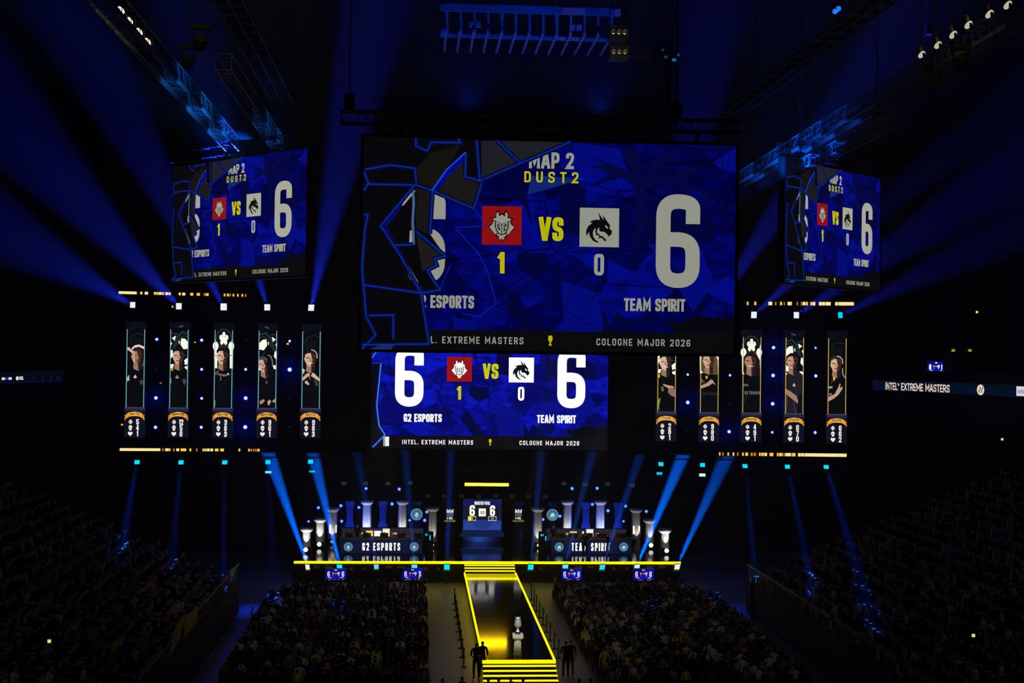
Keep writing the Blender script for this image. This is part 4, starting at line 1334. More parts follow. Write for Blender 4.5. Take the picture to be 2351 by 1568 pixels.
LOWL = [(314.5, 1061, (291, 1196), (274040, 1.75)), (415.5, 1061.5, (399, 1240), (229840, 1.75)), (516, 1061.5, (513, 1300), (274040, 1.75)), (615.5, 1061, (628, 1330), (52000, 3.4)), (713, 1060, (760, 1300), (8000, 3.4)),
        (1517.5, 1065.5, (1505, 1300), (10000, 3.4)), (1613, 1067.5, (1640, 1330), (18000, 3.4)), (1710.5, 1070, (1733, 1312), (326400, 1.75)), (1808, 1071.5, (1842, 1236), (272000, 1.75)), (1897, 1072, (1935, 1196), (244800, 1.75))]
for i, (px, py, (ax, ay), bm) in enumerate(LOWL):
    moving_head('small cyan stage light hanging below the %s player banner on the %s' % (ORD[i % 5], 'left' if i < 5 else 'right'), px, py, YT, P(ax, ay, 83.7), 11.5, 9, CYAN, 'stage lights below the banners', bm, -1,
                TZ[('left' if i < 5 else 'right', 'below')] - .2, back=.01)
# spots added at two of these lamps wash the outer aisles deep blue
light('aisle_fill', 'SPOT', P(616, 1066, YT) + Vector((0, -.1, 0)), PZ(568, 1400, 0), 2600, (0, .05, 1), spot_size=math.radians(11), spot_blend=1.0, shadow_soft_size=.1)
light('aisle_fill', 'SPOT', P(1613, 1072, YT) + Vector((0, -.1, 0)), PZ(1700, 1400, 0), 1800, (0, .05, 1), spot_size=math.radians(11), spot_blend=1.0, shadow_soft_size=.1)
# second, lower lamps behind
a, b = P(560, 1078, 104.2), P(1690, 1086, 104.2)
RZ = (a.z + b.z) / 2 + .1
for i, (px, py, w_, h_, col, lb) in enumerate(((616, 1084, 14, 5.5, (120, 225, 255), 'left, the outer'), (716.5, 1082.5, 13, 4, (0, 190, 255), 'left, the inner'), (1514, 1087, 13, 6, (0, 190, 255), 'right, the inner'), (1612.5, 1090.5, 14.5, 7, (225, 245, 255), 'right, the outer'))):
    moving_head('flat blue stage light on the rear rail of the ' + lb + ' one', px, py, 104, P(px, 1300, 100), w_, h_, col, 'stage lights on the rear rail', None, 1, RZ - .16)
truss('rear_light_rail', 'dark rear light rail above the stage', (a.x, 104.25, (a.z + b.z) / 2 + .1), (b.x, 104.25, (a.z + b.z) / 2 + .1), .3, DARKMETAL, .7)
for k, f in enumerate((.03, .97)):
    x = a.x + (b.x - a.x) * f
    hoist('hoist_cable', 'dark hoist cable at the %s end of the rear light rail' % ('left', 'right')[k], x, 104.25, (a.z + b.z) / 2 + .3)
STG = [(706, 1302, (632, 1085), (1897500, 5.8), WHB, 9, 11.5), (779.5, 1302, (709, 1000), (1567500, 6.2), (0, 235, 255), 11.5, 11), (864, 1301, (820, 1040), (164450, 4.6), (120, 205, 255), 10.5, 10.5), (951.5, 1302, (930, 1040), (202399, 4.4), (90, 225, 255), 12.5, 12),
       (1026, 1302, (1035, 1040), (227699, 4.0), CYAN, 12.5, 12), (1218.5, 1302, (1243, 1040), (227699, 4.2), CYAN, 12.5, 12), (1298, 1302, (1360, 1040), (278300, 4.4), (90, 235, 255), 12.5, 12), (1383, 1302, (1470, 1045), (316250, 4.6), (40, 215, 255), 12, 12),
       (1462.5, 1302, (1573, 1035), (1980000, 6.0), (200, 245, 255), 12, 12), (1555, 1301.5, (1662, 1062), (907500, 6.7), WHB, 12, 12)]
for i, (px, py, (ax, ay), bm, col, w_, h_) in enumerate(STG):
    moving_head('cyan-white stage light on the floor under the yellow stage edge, %s from the left' % ORD[i], px, py, YS - 1.0, P(ax, ay, YS + 5.2), w_, h_, col, 'stage lights under the stage edge', bm, 1, 0.0, bc=(0, .115, 1), rad=.1)

# ---------------------------------------------------------------- stage
YEL = em((255, 240, 0), 95, 4.0, True)
YEL2 = em((255, 235, 0), 80, 4.0, True)
YELS = em((255, 232, 0), 80, 1.15)
t = thing('stage', 'wide black stage with a glowing yellow front edge', 'stage', ((SX0 + SX1) / 2, YS, 0))
m = MB(); m.box((SX0, YS, ZS - .12), (SX1, 109, ZS), GLOSS); m.build('stage_deck', t)
m = MB(); m.box((SX0, YS + .15, 0), (SX1, YS + .25, ZS - .12), BLACK)
n = 16
for i in range(n + 1):
    x = SX0 + (SX1 - SX0) * i / n
    m.box((x - .03, YS + .08, 0), (x + .03, YS + .2, ZS - .12), DARKMETAL)
m.box((SX0, YS + .25, 0), (SX0 + .1, 109, ZS - .12), BLACK)
m.box((SX1 - .1, YS + .25, 0), (SX1, 109, ZS - .12), BLACK)
m.build('front_fascia', t)
m = MB(); m.box((SX0, YS - .05, ZS - .125), (SX1, YS, ZS + .03), YEL); m.build('led_edge', t)
# steps from the stage down to the runway
for i, py in enumerate((1295, 1302.3, 1309.6)):
    z = ZS - .15 * (i + 1)
    y = PZ(1124, py, z).y
    y = YS - .33 * (i + 1)
    m = MB(); m.box((RX0, y, 0), (RX1, y + .33, z), DRAPE); st = m.build('step', t)
    m = MB(); m.box((RX0, y - .02, z - .085), (RX1, y, z + .02), YELS); m.build('step_light', st)
for i, (px, w_) in enumerate(((727, 14), (754, 16), (806, 8), (837, 6), (893, 15), (920, 16), (977, 8), (1007, 6), (1241, 8), (1328, 16), (1356, 14), (1409, 8), (1440, 6), (1492, 15), (1520, 17))):
    c = P(px, 1304 - (2 if w_ > 10 else -2), YS - .1)
    t2 = thing('unlit_panel_light', 'dim brown unlit panel lamp under the stage edge, %s from the left' % ORD[i], 'lamp', (c.x, YS - .1, 0), 'unlit panel lamps under the stage edge')
    w2 = w_ * YS / FPX / 2
    m = MB(); m.box((c.x - w2, YS - .12, c.z - .09), (c.x + w2, YS + .02, c.z + .09), em((40, 27, 6), 95)); m.build('lamp_face', t2)  # brown tone of the unlit face put into emission
    m = MB(); m.box((c.x - w2 - .02, YS - .1, c.z - .11), (c.x + w2 + .02, YS + .06, c.z + .11), DARKMETAL); m.box((c.x - .04, YS - .02, 0), (c.x + .04, YS + .05, c.z), DARKMETAL); m.build('lamp_housing', t2)
# monitors under the stage edge
for i, (x0, x1, y0, y1, lb) in enumerate(((747, 795, 1305.5, 1332, 'first from the left'), (924, 971, 1305, 1332, 'second from the left'), (1289, 1336, 1306, 1332, 'third from the left'), (1454, 1501, 1305.5, 1333, 'fourth from the left'))):
    X0, X1, Z0_, Z1_ = rect(x0, y0, x1, y1, YS - 1.8)
    tt = screen('floor_monitor', 'small blue score monitor in front of the stage, ' + lb, 'floor monitors', ((X0 + X1) / 2, YS - 1.8, Z0_), 0, X1 - X0, Z1_ - Z0_, 93, 1.15, False, (235, 215, 225), True, .12)
    m = MB()
    for q in (-1, 1):
        m.box((q * .5 - .04, .05, -Z0_), (q * .5 + .04, .13, .1), DARKMETAL)
    m.build('monitor_stand', tt, local=True)

# runway
t = thing('runway', 'long glossy black runway with glowing yellow edges leading to the stage', 'runway', (XC, RY0, 0))
m = MB(); m.box((RX0, RY0, ZR - .1), (RX1, YS - .99, ZR), RUNWAYM); m.build('runway_deck', t)
m = MB(); m.box((RX0 + .05, RY0 + .05, 0), (RX1 - .05, YS - 1.0, ZR - .1), BLACK); m.build('runway_side', t)
for i, x in enumerate((RX0, RX1)):
    m = MB(); m.box((x - .045, RY0, ZR - .05), (x + .045, RY1, ZR + .03), YEL2); m.build('led_edge', t)
m = MB(); m.box((RX0 - .045, RY0 - .06, ZR - .13), (RX1 + .045, RY0, ZR + .03), YEL2); m.build('led_edge', t)
for i, py in enumerate((1526.5, 1537.5, 1548.5, 1559.5)):
    z = ZR - .17 * (i + 1)
    y = RY0 - .3 * (i + 1)
    m = MB(); m.box((RX0 - .01 * i, y, 0), (RX1 + .01 * i, y + .3, max(.02, z)), DRAPE); st = m.build('step', t)
    m = MB(); m.box((RX0 - .04 - .01 * i, y - .03, z - .07), (RX1 + .04 + .01 * i, y, z + .02), YELS); m.build('step_light', st)

# trophy on its plinth
c = PZ(1188, 1503, ZR)
s_ = c.y / FPX
t = thing('plinth', 'white fluted column plinth under the trophy on the runway', 'plinth', tuple(c))
zc = P(1188, 1466, c.y).z
zt = P(1188, 1455, c.y).z
r_ = 8.6 * s_
m = MB(); m.lathe((c.x, c.y, ZR), [(r_ * 1.15, 0), (r_ * 1.15, .06), (r_ * .98, .1), (r_ * .95, zc - ZR - .06), (r_ * 1.1, zc - ZR)], STONE, 32, .12); m.build('plinth_shaft', t)
m = MB(); m.lathe((c.x, c.y, zc), [(r_ * 1.6, 0), (r_ * 2.0, .07), (r_ * 2.0, zt - zc)], STONE, 4, axis=None); 
m.v = [((x - c.x) * math.cos(math.pi / 4) - (y - c.y) * math.sin(math.pi / 4) + c.x, (x - c.x) * math.sin(math.pi / 4) + (y - c.y) * math.cos(math.pi / 4) + c.y, z) for x, y, z in m.v]
m.build('plinth_cap', t)
t = thing('trophy', 'silver trophy cup standing on the white plinth', 'trophy', (c.x, c.y, zt))
k = (P(1188, 1417, c.y).z - zt)
m = MB(); m.lathe((c.x, c.y, zt), [(.13, 0), (.13, .05 * k), (.10, .10 * k), (.10, .14 * k)], DARKMETAL, 20); m.build('trophy_base', t)
m = MB(); m.lathe((c.x, c.y, zt), [(.11, .14 * k), (.08, .2 * k), (.045, .26 * k), (.075, .30 * k), (.04, .33 * k), (.06, .37 * k)], SILVER, 20); m.build('trophy_stem', t)
m = MB(); m.lathe((c.x, c.y, zt), [(.06, .37 * k), (.13, .42 * k), (.178, .52 * k), (.17, .68 * k), (.135, .88 * k), (.14, .96 * k), (.12, 1.0 * k), (.03, 1.0 * k)], SILVER, 24); m.build('trophy_cup', t)
light('trophy_spot', 'SPOT', (c.x + .4, c.y - 22, 24), (c.x, c.y, zt + .2), 34000, (1, .97, .92), spot_size=math.radians(3.0), spot_blend=.6, shadow_soft_size=.15)

# yellow bar hanging over the stage
X0, X1, Z0_, Z1_ = rect(1067.5, 1109.5, 1167.5, 1115.5, YB)
t = thing('hanging_light_bar', 'glowing yellow bar hanging over the middle of the stage', 'light bar', ((X0 + X1) / 2, YB, Z0_))
m = MB(); m.box((X0, YB - .02, Z0_), (X1, YB + .02, Z1_), em((255, 200, 12), 98, 30, True)); m.build('bar_light', t)
m = MB(); m.box((X0 - .05, YB + .02, Z0_ - .03), (X1 + .05, YB + .12, Z1_ + .03), DARKMETAL); m.build('bar_housing', t)
m = MB(); m.tube(((X0 + X1) / 2 + .1, YB + .07, Z1_), ((X0 + X1) / 2 + .1, YB + .07, CEIL), .007, METAL, 5); m.build('bar_cable', t)

# stanchions with belts along the runway
for sd, xx, ys in (('left', 2.55, (69.2, 71.4, 73.6, 75.8, 78.0, 80.2, 82.4, 84.6, 86.8)), ('right', 7.62, (71.2, 73.4, 75.7, 77.9, 80.0, 82.2, 84.4, 86.2, 88.2))):
    for i, y in enumerate(ys):
        t = thing('stanchion', 'thin black queue post %s of the runway, %s from the near end' % (sd, ORD[i]), 'queue post', (xx, y, 0), 'queue posts along the runway')
        m = MB(); m.lathe((xx, y, 0), [(.17, 0), (.17, .03), (.03, .05)], RUBBER, 14); m.build('post_base', t)
        m = MB(); m.lathe((xx, y, .04), [(.035, 0), (.035, .86), (.045, .86), (.045, .97)], RUBBER, 10); m.build('post', t)
        if i < len(ys) - 1:
            m = MB(); m.box((xx - .004, y, .90), (xx + .004, ys[i + 1], .95), RUBBER); m.build('belt', t)

# ---------------------------------------------------------------- white fluted columns and their foot lamps
COLS = [(704, 1214, 1262, 31, 'outermost on the left'), (735, 1192, 1249, 30, 'second on the left'), (763.5, 1168, 1262, 30, 'third on the left'), (842, 1152, 1262, 29.5, 'fourth on the left'), (924, 1152, 1262, 28, 'fifth on the left'), (993, 1167, 1247, 30, 'innermost on the left'),
        (1234.5, 1168, 1247, 31, 'innermost on the right'), (1302, 1152, 1262, 30, 'fifth on the right'), (1378, 1152, 1262, 30, 'fourth on the right'), (1460, 1170, 1262, 31, 'third on the right'), (1491, 1194, 1252, 30, 'second on the right'), (1526.5, 1217, 1264, 32, 'outermost on the right')]
CY_ = [99.6, 102.4, 104.2, 105.5, 105.5, 102.6, 102.6, 105.5, 105.5, 104.2, 102.4, 99.6]
for i, (px, pt_, pb, wc, lb) in enumerate(COLS):
    y = CY_[i]
    s_ = y / FPX
    x = P(px, (pt_ + pb) / 2, y).x
    zt = P(px, pt_, y).z
    z0 = ZS
    R = 10.3 * s_
    t = thing('fluted_column', 'white fluted stage column, ' + lb, 'column', (x, y, z0), 'white stage columns', kind='thing')
    m = MB(); m.lathe((x, y, z0), [(R * 1.3, 0), (R * 1.3, .18), (R * 1.12, .24), (R * 1.15, .32), (R, .38)], BLACK, 28); m.build('column_base', t)  # base painted black for the unlit foot of the column
    m = MB(); m.lathe((x, y, z0), [(R, .38), (R, (zt - z0) * .5), (R * .93, zt - z0 - .22)], STONE, 36, .16); m.build('column_shaft', t)
    m = MB(); m.lathe((x, y, zt - .24), [(R * .93, 0), (R * 1.05, .04), (wc * s_ / 2, .2), (wc * s_ / 2, .30), (wc * s_ / 2 * .96, .34)], STONE, 28); m.build('column_capital', t)
    # foot lamp
    lit = i in (0, 1, 5, 6, 10, 11)
    fy = y - R - .42
    zl = ZS
    t = thing('column_uplight', 'small white uplight at the foot of the column that is ' + lb, 'uplight', (x, fy, zl), 'column uplights')
    m = MB(); m.box((x - .14, fy - .09, zl), (x + .14, fy + .12, zl + .12), DARKMETAL); m.build('lamp_housing', t)
    br = 5.2 * s_ if i in (0, 1, 10, 11) else 3.2 * s_
    m = MB(); m.lathe((x, fy - .02, zl + .12 + br * .9), [(br * .5, -br * .86), (br, -br * .2), (br, br * .25), (br * .6, br * .8), (br * .2, br)], em((255, 250, 238), 99, 1.3 if lit else .25), 14); m.build('lamp_globe', t)
    pw = (170, 170, 60, 300, 190, 100, 100, 190, 190, 60, 70, 170)[i]
    l = light('uplight_beam', 'SPOT', (x, fy + .1, zl + .16 + br * 2), (x, y - R * .8, zl + 1.5), pw, (1, .97, .92) if i != 3 else (.72, .76, 1), spot_size=math.radians(64), spot_blend=1.0, shadow_soft_size=.05)
    l.parent = t
    l.location = Vector(l.location) - wloc(t)
# vertical lamp tubes by the third columns
for i, (px, py0, py1, w_) in enumerate(((758, 1205, 1224, 4.5), (771.5, 1205, 1223, 3), (1455, 1207.5, 1226, 4), (1467.5, 1207.5, 1227, 4))):
    X0, X1, Z0_, Z1_ = rect(px - w_ / 2, py0, px + w_ / 2, py1, 102.6)
    t = thing('tube_light', 'short upright tube lamp by the third column on the %s, the %s one' % (('left', 'left', 'right', 'right')[i], ('left', 'right')[i % 2]), 'lamp', ((X0 + X1) / 2, 102.6, ZS), 'upright tube lamps')
    m = MB(); m.tube(((X0 + X1) / 2, 102.6, Z0_), ((X0 + X1) / 2, 102.6, Z1_), (X1 - X0) / 2, em((255, 240, 222), 102, 1.2), 10); m.build('tube', t)
    m = MB(); m.tube(((X0 + X1) / 2, 102.6, ZS + .03), ((X0 + X1) / 2, 102.6, Z0_), .03, DARKMETAL, 6); m.lathe(((X0 + X1) / 2, 102.6, ZS), [(.16, 0), (.16, .03)], DARKMETAL, 10); m.build('tube_stand', t)
# an angled metal panel right of the right desk
a, b, z0_, z1_ = rect(1456, 1226, 1470, 1262, 100.6)
t = thing('angled_panel', 'pale triangular floor panel right of the right desk', 'panel', ((a + b) / 2, 100.6, ZS))
m = MB(); m.add([(a, 100.6, ZS), (b, 100.5, ZS), (b, 100.9, z1_ + .2), (a, 100.7, ZS), (b, 100.75, ZS), (b, 101.0, z1_ + .2)], [(0, 1, 2), (5, 4, 3), (0, 3, 4, 1), (1, 4, 5, 2), (2, 5, 3, 0)], pm('pale_metal', (.5, .46, .4), .4, .3)); m.build('panel_sheet', t)

# blue column-shaped boards at the back and round emblem signs
for i, (px, pt_) in enumerate(((803, 1151), (879, 1151), (957, 1152), (1032.5, 1152), (1190, 1152.5), (1268, 1154), (1345, 1154), (1419, 1154))):
    y = 106.6
    x0, x1, _, _ = rect(px - 10.4, 1180, px + 10.4, 1190, y)
    zt, zb = P(px, pt_, y).z, ZS
    w_ = x1 - x0
    xm = (x0 + x1) / 2
    t = thing('scenic_column_board', 'dim blue column-shaped board behind the stage, %s from the left' % ORD[i], 'scenery', (xm, y, zb), 'blue column boards', kind='thing')
    m = MB()
    m.box((x0, y, zt - .2), (x1, y + .12, zt), BLUEFLAT)
    m.add([(xm - w_ * .36, y, zt - .5), (xm + w_ * .36, y, zt - .5), (x1, y, zt - .2), (x0, y, zt - .2), (xm - w_ * .36, y + .12, zt - .5), (xm + w_ * .36, y + .12, zt - .5), (x1, y + .12, zt - .2), (x0, y + .12, zt - .2)],
          [(0, 1, 2, 3), (7, 6, 5, 4), (1, 5, 6, 2), (0, 3, 7, 4)], BLUEFLAT)
    for k in range(5):
        xx = xm - w_ * .36 + w_ * .72 * (k + .1) / 5
        m.box((xx, y - .02, zb + 1.3), (xx + w_ * .72 * .8 / 5, y + .1, zt - .5), BLUEFLAT)
    m.build('column_board', t)
    m = MB(); m.box((xm - w_ * .5, y, zb), (xm + w_ * .5, y + .14, zb + 1.15), BLUEFLAT); m.box((xm - w_ * .42, y, zb + 1.15), (xm + w_ * .42, y + .14, zb + 1.3), BLUEFLAT); m.build('board_base', t)

TEAL, TEALD, PALE = (62, 118, 140), (40, 70, 120), (165, 210, 205)


def emblem(t, px, py, r, Y, which, name):
    c = P(px, py, Y)
    rr = r * Y / FPX
    g = Gfx(c.x - rr, c.z + rr, Y, 2 * rr, 2 * rr, .004)
    g.disc(.5, .5, .5, .5, em((100, 140, 165), Y), 28)
    g.disc(.5, .5, .44, .44, em(TEALD, Y), 28)
    for k in range(16):
        a = 2 * math.pi * k / 16
        g.disc(.5 + .4 * math.cos(a), .5 + .4 * math.sin(a), .045, .045, em((110, 165, 190), Y), 8)
    g.disc(.5, .52, .32, .32, em(TEAL if which == 'd' else (70, 110, 150), Y), 24)
    if which == 'm':
        mask_logo(g, .24, .22, .76, .86, em((205, 225, 215), Y), em((50, 78, 110), Y))
    else:
        dragon_logo(g, .2, .2, .8, .84, em((190, 235, 220), Y), em((60, 110, 130), Y))
    g.build(name, t)
    return c, rr


for i, (px, py, w_) in enumerate(((956.5, 1181, 'm'), (1268.5, 1182, 'd'))):
    c = P(px, py, 104.6)
    t = thing('hanging_emblem_sign', 'round glowing team emblem hanging over the %s desk' % ('left', 'right')[i], 'emblem sign', (c.x, 104.6, c.z - .45), 'round hanging emblems')
    c, rr = emblem(t, px, py, 13.6, 104.6, w_, 'emblem_face')
    m = MB(); m.lathe((c.x, 104.63, c.z), [(rr * 1.04, 0), (rr * 1.04, .12)], DARKMETAL, 28, axis=(0, 1, 0)); m.build('sign_casing', t)
    m = MB(); m.tube((c.x, 104.64, c.z + rr - .05), (c.x, 104.64, CEIL), .012, DARKMETAL, 5); m.build('sign_cable', t)

# the two sponsor signs beside the centre screen
for i, px in enumerate((1033, 1190)):
    y = 105.4
    X0, X1, Z0_, Z1_ = rect(px - 13, 1166, px + 13, 1200, y)
    t = thing('sponsor_sign', 'narrow sign stack with white and yellow lettering %s of the centre screen' % ('left', 'right')[i], 'sign', ((X0 + X1) / 2, y, ZS), 'sponsor signs')
    g = Gfx(X0, Z1_, y, X1 - X0, Z1_ - Z0_, .004)
    wh = em((226, 222, 226), 105)
    g.text('intel', .22, .08, .80, .33, wh, .2, .08)
    for k, tx in enumerate(('EXTREME', 'MASTERS', 'COLOGNE')):
        g.text(tx, .22, .355 + k * .085, .79, .42 + k * .085, em((130, 130, 136), 105), .2, .12)
    g.disc(.28, .70, .055, .06, wh, 12)
    g.text('ESL', .42, .63, .75, .77, wh, .26, .08)
    g.text('COLOGNE', .02, .82, .98, .94, em((135, 128, 24), 105), .26, .12)
    g.build('sign_lettering', t)
    m = MB(); m.box((X0, y + .02, Z0_), (X1, y + .1, Z1_), BLACK); m.box(((X0 + X1) / 2 - .05, y + .03, ZS), ((X0 + X1) / 2 + .05, y + .1, Z0_), BLACK); m.build('sign_board', t)

# centre screen on the stage
y = 105.0
X0, X1, Z0_, Z1_ = rect(1063.5, 1146, 1151, 1231.5, y)
t = thing('centre_stage_screen', 'small centre screen on the stage reading QUARTER-FINAL 6 VS 6', 'screen', ((X0 + X1) / 2, y, ZS))
m = MB(); m.box((X0 - .05, y + .02, Z0_ - .05), (X1 + .05, y + .25, Z1_ + .05), BLACK)
m.box((X0, y + .06, ZS), (X1, y + .22, Z0_), BLACK); m.build('screen_frame', t)
g = Gfx(X0, Z1_, y, X1 - X0, Z1_ - Z0_, .004)


def C_(x, yy):
    return (1015 + x / 11.755 - 1063.5) / 87.5, (1140 + yy / 11.758 - 1146) / 85.5


cc = lambda *r: em(r, 105)
g.quad(0, 0, 1, 1, cc(16, 26, 82))
g.quad(0, .56, 1, 1, cc(30, 58, 142))
g.fill([(0, .72), (.16, .62), (.5, .78), (.84, .62), (1, .72), (1, 1), (0, 1)], cc(36, 66, 150))
g.fill([(.2, .6), (.8, .6), (.62, .8), (.38, .8)], cc(28, 54, 128))
a, b = C_(630, 250), C_(1535, 632)
g.quad(a[0], a[1], b[0], b[1], cc(24, 24, 32))
wh = cc(252, 252, 244)
for (tx, x0, y0, x1, y1, th, gp_) in (('QUARTER-FINAL', 872, 130, 1290, 222, .15, .14), ('6', 738, 232, 882, 522, .19, 0), ('6', 1288, 235, 1426, 522, .19, 0)):
    a, b = C_(x0, y0), C_(x1, y1)
    g.text(tx, a[0], a[1], b[0], b[1], wh, th, gp_)
a, b = C_(985, 320), C_(1178, 532)
g.quad(a[0], a[1], b[0], b[1], wh)
a, b = C_(1030, 388), C_(1138, 478)
g.text('VS', a[0], a[1], b[0], b[1], cc(20, 20, 24), .16, .1)
for x, col in ((700, (240, 235, 20)), (818, None), (1247, None), (1368, None)):
    a, b = C_(x, 528), C_(x + 98, 652)
    g.quad(a[0], a[1], b[0], b[1], cc(*(col or (200, 198, 190))))
    if not col:
        a, b = C_(x + 14, 548), C_(x + 84, 632)
        g.quad(a[0], a[1], b[0], b[1], cc(30, 24, 24))
g.build('display', t)
# glowing sheet that paints the screen's reflected glow at its foot
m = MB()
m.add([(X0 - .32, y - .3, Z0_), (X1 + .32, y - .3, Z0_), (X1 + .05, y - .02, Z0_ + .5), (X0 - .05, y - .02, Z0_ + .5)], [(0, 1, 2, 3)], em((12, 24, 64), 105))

m.build('screen_foot_glow', t)

# ---------------------------------------------------------------- team desks
def desk(side, px0, px1, ptop, pbot, tx, tu0, tu1, em_px, which, wall_px, cards):
    y = 98.9
    X0, X1, Z0_, Z1_ = rect(px0, ptop, px1, pbot, y)
    Z0_ = ZS
    t = thing('team_desk', 'long navy desk on the %s with big white lettering and two round emblems' % side, 'desk', ((X0 + X1) / 2, y, ZS), 'team desks')
    m = MB(); m.box((X0, y + .02, Z0_), (X1, y + .1, Z1_), NAVY); m.box((X0, y + .1, Z0_), (X0 + .06, y + 1.1, Z1_), NAVY); m.box((X1 - .06, y + .1, Z0_), (X1, y + 1.1, Z1_), NAVY); m.build('desk_front', t)
    m = MB(); m.box((X0 - .08, y - .03, Z1_), (X1 + .08, y + 1.15, Z1_ + .09), pm('desk_top_brown', (.1, .08, .07), .5)); m.build('desk_top', t)
    g = Gfx(X0, Z1_, y + .012, X1 - X0, Z1_ - Z0_, .003)
    g.quad(.005, .03, .995, .98, em((13, 18, 44), 99))
    g.quad(.175, .05, .815, .97, em((15, 22, 56), 99))
    a, b = (tu0 - px0) / (px1 - px0), (tu1 - px0) / (px1 - px0)
    g.text(tx, a, .20, b, .78, em((250, 248, 238), 99), .165, .24)
    g.build('desk_display', t)
    for ex in em_px:
        emblem(t, ex, (ptop + pbot) / 2 + .3, 10.2, y - .02, which, 'desk_emblem')
    # low sponsor wall behind the seats
    yw = 101.9
    wx0, wx1, wz0, wz1 = rect(wall_px[0], wall_px[2], wall_px[1], wall_px[3], yw)
    t2 = thing('sponsor_screen', 'low sponsor screen with white and yellow cards behind the %s desk' % side, 'screen', ((wx0 + wx1) / 2, yw, ZS), 'sponsor screens')
    m = MB(); m.box((wx0 - .05, yw + .02, ZS), (wx1 + .05, yw + .2, wz1 + .06), BLACK); m.build('screen_frame', t2)
    g = Gfx(wx0, wz1, yw, wx1 - wx0, wz1 - wz0, .003)
    g.quad(0, 0, 1, 1, em((24, 34, 84), 102))
    g.quad(.01, .1, .99, .66, em((40, 34, 32), 102))
    for k in range(9):
        g.quad(.03 + k * .107, .62, .09 + k * .107, .98, em((34, 50, 128), 102))
    for (x0, y0, x1, y1, col) in cards:
        q = lambda x, yy: ((x - wall_px[0]) / (wall_px[1] - wall_px[0]), (yy - wall_px[2]) / (wall_px[3] - wall_px[2]))
        a, b = q(x0, y0), q(x1, y1)
        if isinstance(col, str):
            g.text(col, a[0], a[1], b[0], b[1], em((200, 190, 185), 102), .3, .1)
        else:
            g.quad(a[0], a[1], b[0], b[1], em(col, 102))
    g.build('display', t2)
    return X0, X1, Z1_


dl = lambda x, yy: (770 + x / 9.796, 1180 + yy / 9.8)
dr = lambda x, yy: (1230 + x / 9.796, 1180 + yy / 9.8)


def cards(f, lst):
    return [(*f(a, b), *f(c, d), col) for a, b, c, d, col in lst]


LD_ = desk('left', 780, 970.5, 1240, 1270, 'G2 ESPORTS', 831.5, 918.5, (799.7, 951), 'm', (785.5, 971.5, 1213, 1241),
           cards(dl, [(552, 415, 645, 452, 'ESL'), (686, 375, 845, 492, (255, 205, 40)), (872, 378, 1030, 498, (255, 250, 245)), (1062, 325, 1218, 498, (245, 240, 205)), (1062, 325, 1218, 345, (200, 205, 190)), (1265, 415, 1303, 465, (200, 30, 40)), (1308, 415, 1388, 455, 'PLAY')]))
RD_ = desk('right', 1265, 1450, 1240, 1271, 'TEAM SPIRIT', 1312, 1400, (1283.8, 1432), 'd', (1254, 1437, 1215, 1241),
           cards(dr, [(596, 425, 728, 472, 'SPORT'), (762, 392, 922, 505, (255, 205, 20)), (1042, 388, 1078, 446, (240, 240, 235)), (1134, 335, 1290, 500, (250, 245, 220)), (1134, 335, 1290, 352, (170, 190, 180)), (1340, 425, 1372, 475, (200, 30, 30)), (1376, 425, 1452, 468, 'PLAY'), (1510, 425, 1545, 475, (235, 235, 225)), (1548, 425, 1582, 465, (40, 90, 210))]))
for x_ in (-2.6, 12.6):
    light('desk_fill', 'SPOT', (x_, 90.5, 12), (x_, 100.6, 2.6), 1500, (1, .85, .68), spot_size=math.radians(30), spot_blend=.6, shadow_soft_size=.3)  # added warm fill that brightens the players
# monitors and seats of the players
SEATPX = {'left': (801, 842, 882, 922, 960), 'right': (1290, 1318, 1352, 1385, 1428)}
for side in ('left', 'right'):
    X0, X1, zt_ = LD_ if side == 'left' else RD_
    for i, px in enumerate(SEATPX[side]):
        c = P(px, 1235, 99.4)
        t = thing('player_monitor', 'black monitor on the %s desk, %s from the left' % (side, ORD[i]), 'monitor', (c.x, 99.5, zt_ + .09), 'monitors on the %s desk' % side)
        m = MB(); m.box((c.x - .3, 99.45, zt_ + .14), (c.x + .3, 99.5, zt_ + .44), BLACK); m.build('monitor_body', t)
        m = MB(); m.box((c.x - .03, 99.5, zt_ + .09), (c.x + .03, 99.55, zt_ + .3), BLACK); m.box((c.x - .12, 99.44, zt_ + .09), (c.x + .12, 99.64, zt_ + .105), BLACK); m.build('monitor_stand', t)
        t = thing('gaming_chair', 'dark high-backed chair behind the %s desk, %s from the left' % (side, ORD[i]), 'chair', (c.x, 100.7, ZS), 'chairs behind the %s desk' % side)
        m = MB(); m.box((c.x - .25, 100.45, ZS + .42), (c.x + .25, 100.95, ZS + .52), SEATM); m.build('seat', t)
        m = MB(); m.box((c.x - .25, 100.93, ZS + .5), (c.x + .25, 101.05, ZS + 1.22), SEATM); m.build('backrest', t)
        m = MB(); m.tube((c.x, 100.7, ZS + .08), (c.x, 100.7, ZS + .42), .04, DARKMETAL, 8)
        for k in range(5):
            a = 2 * math.pi * k / 5
            m.tube((c.x, 100.7, ZS + .08), (c.x + .3 * math.cos(a), 100.7 + .3 * math.sin(a), ZS + .04), .03, DARKMETAL, 5)
        m.build('chair_base', t)
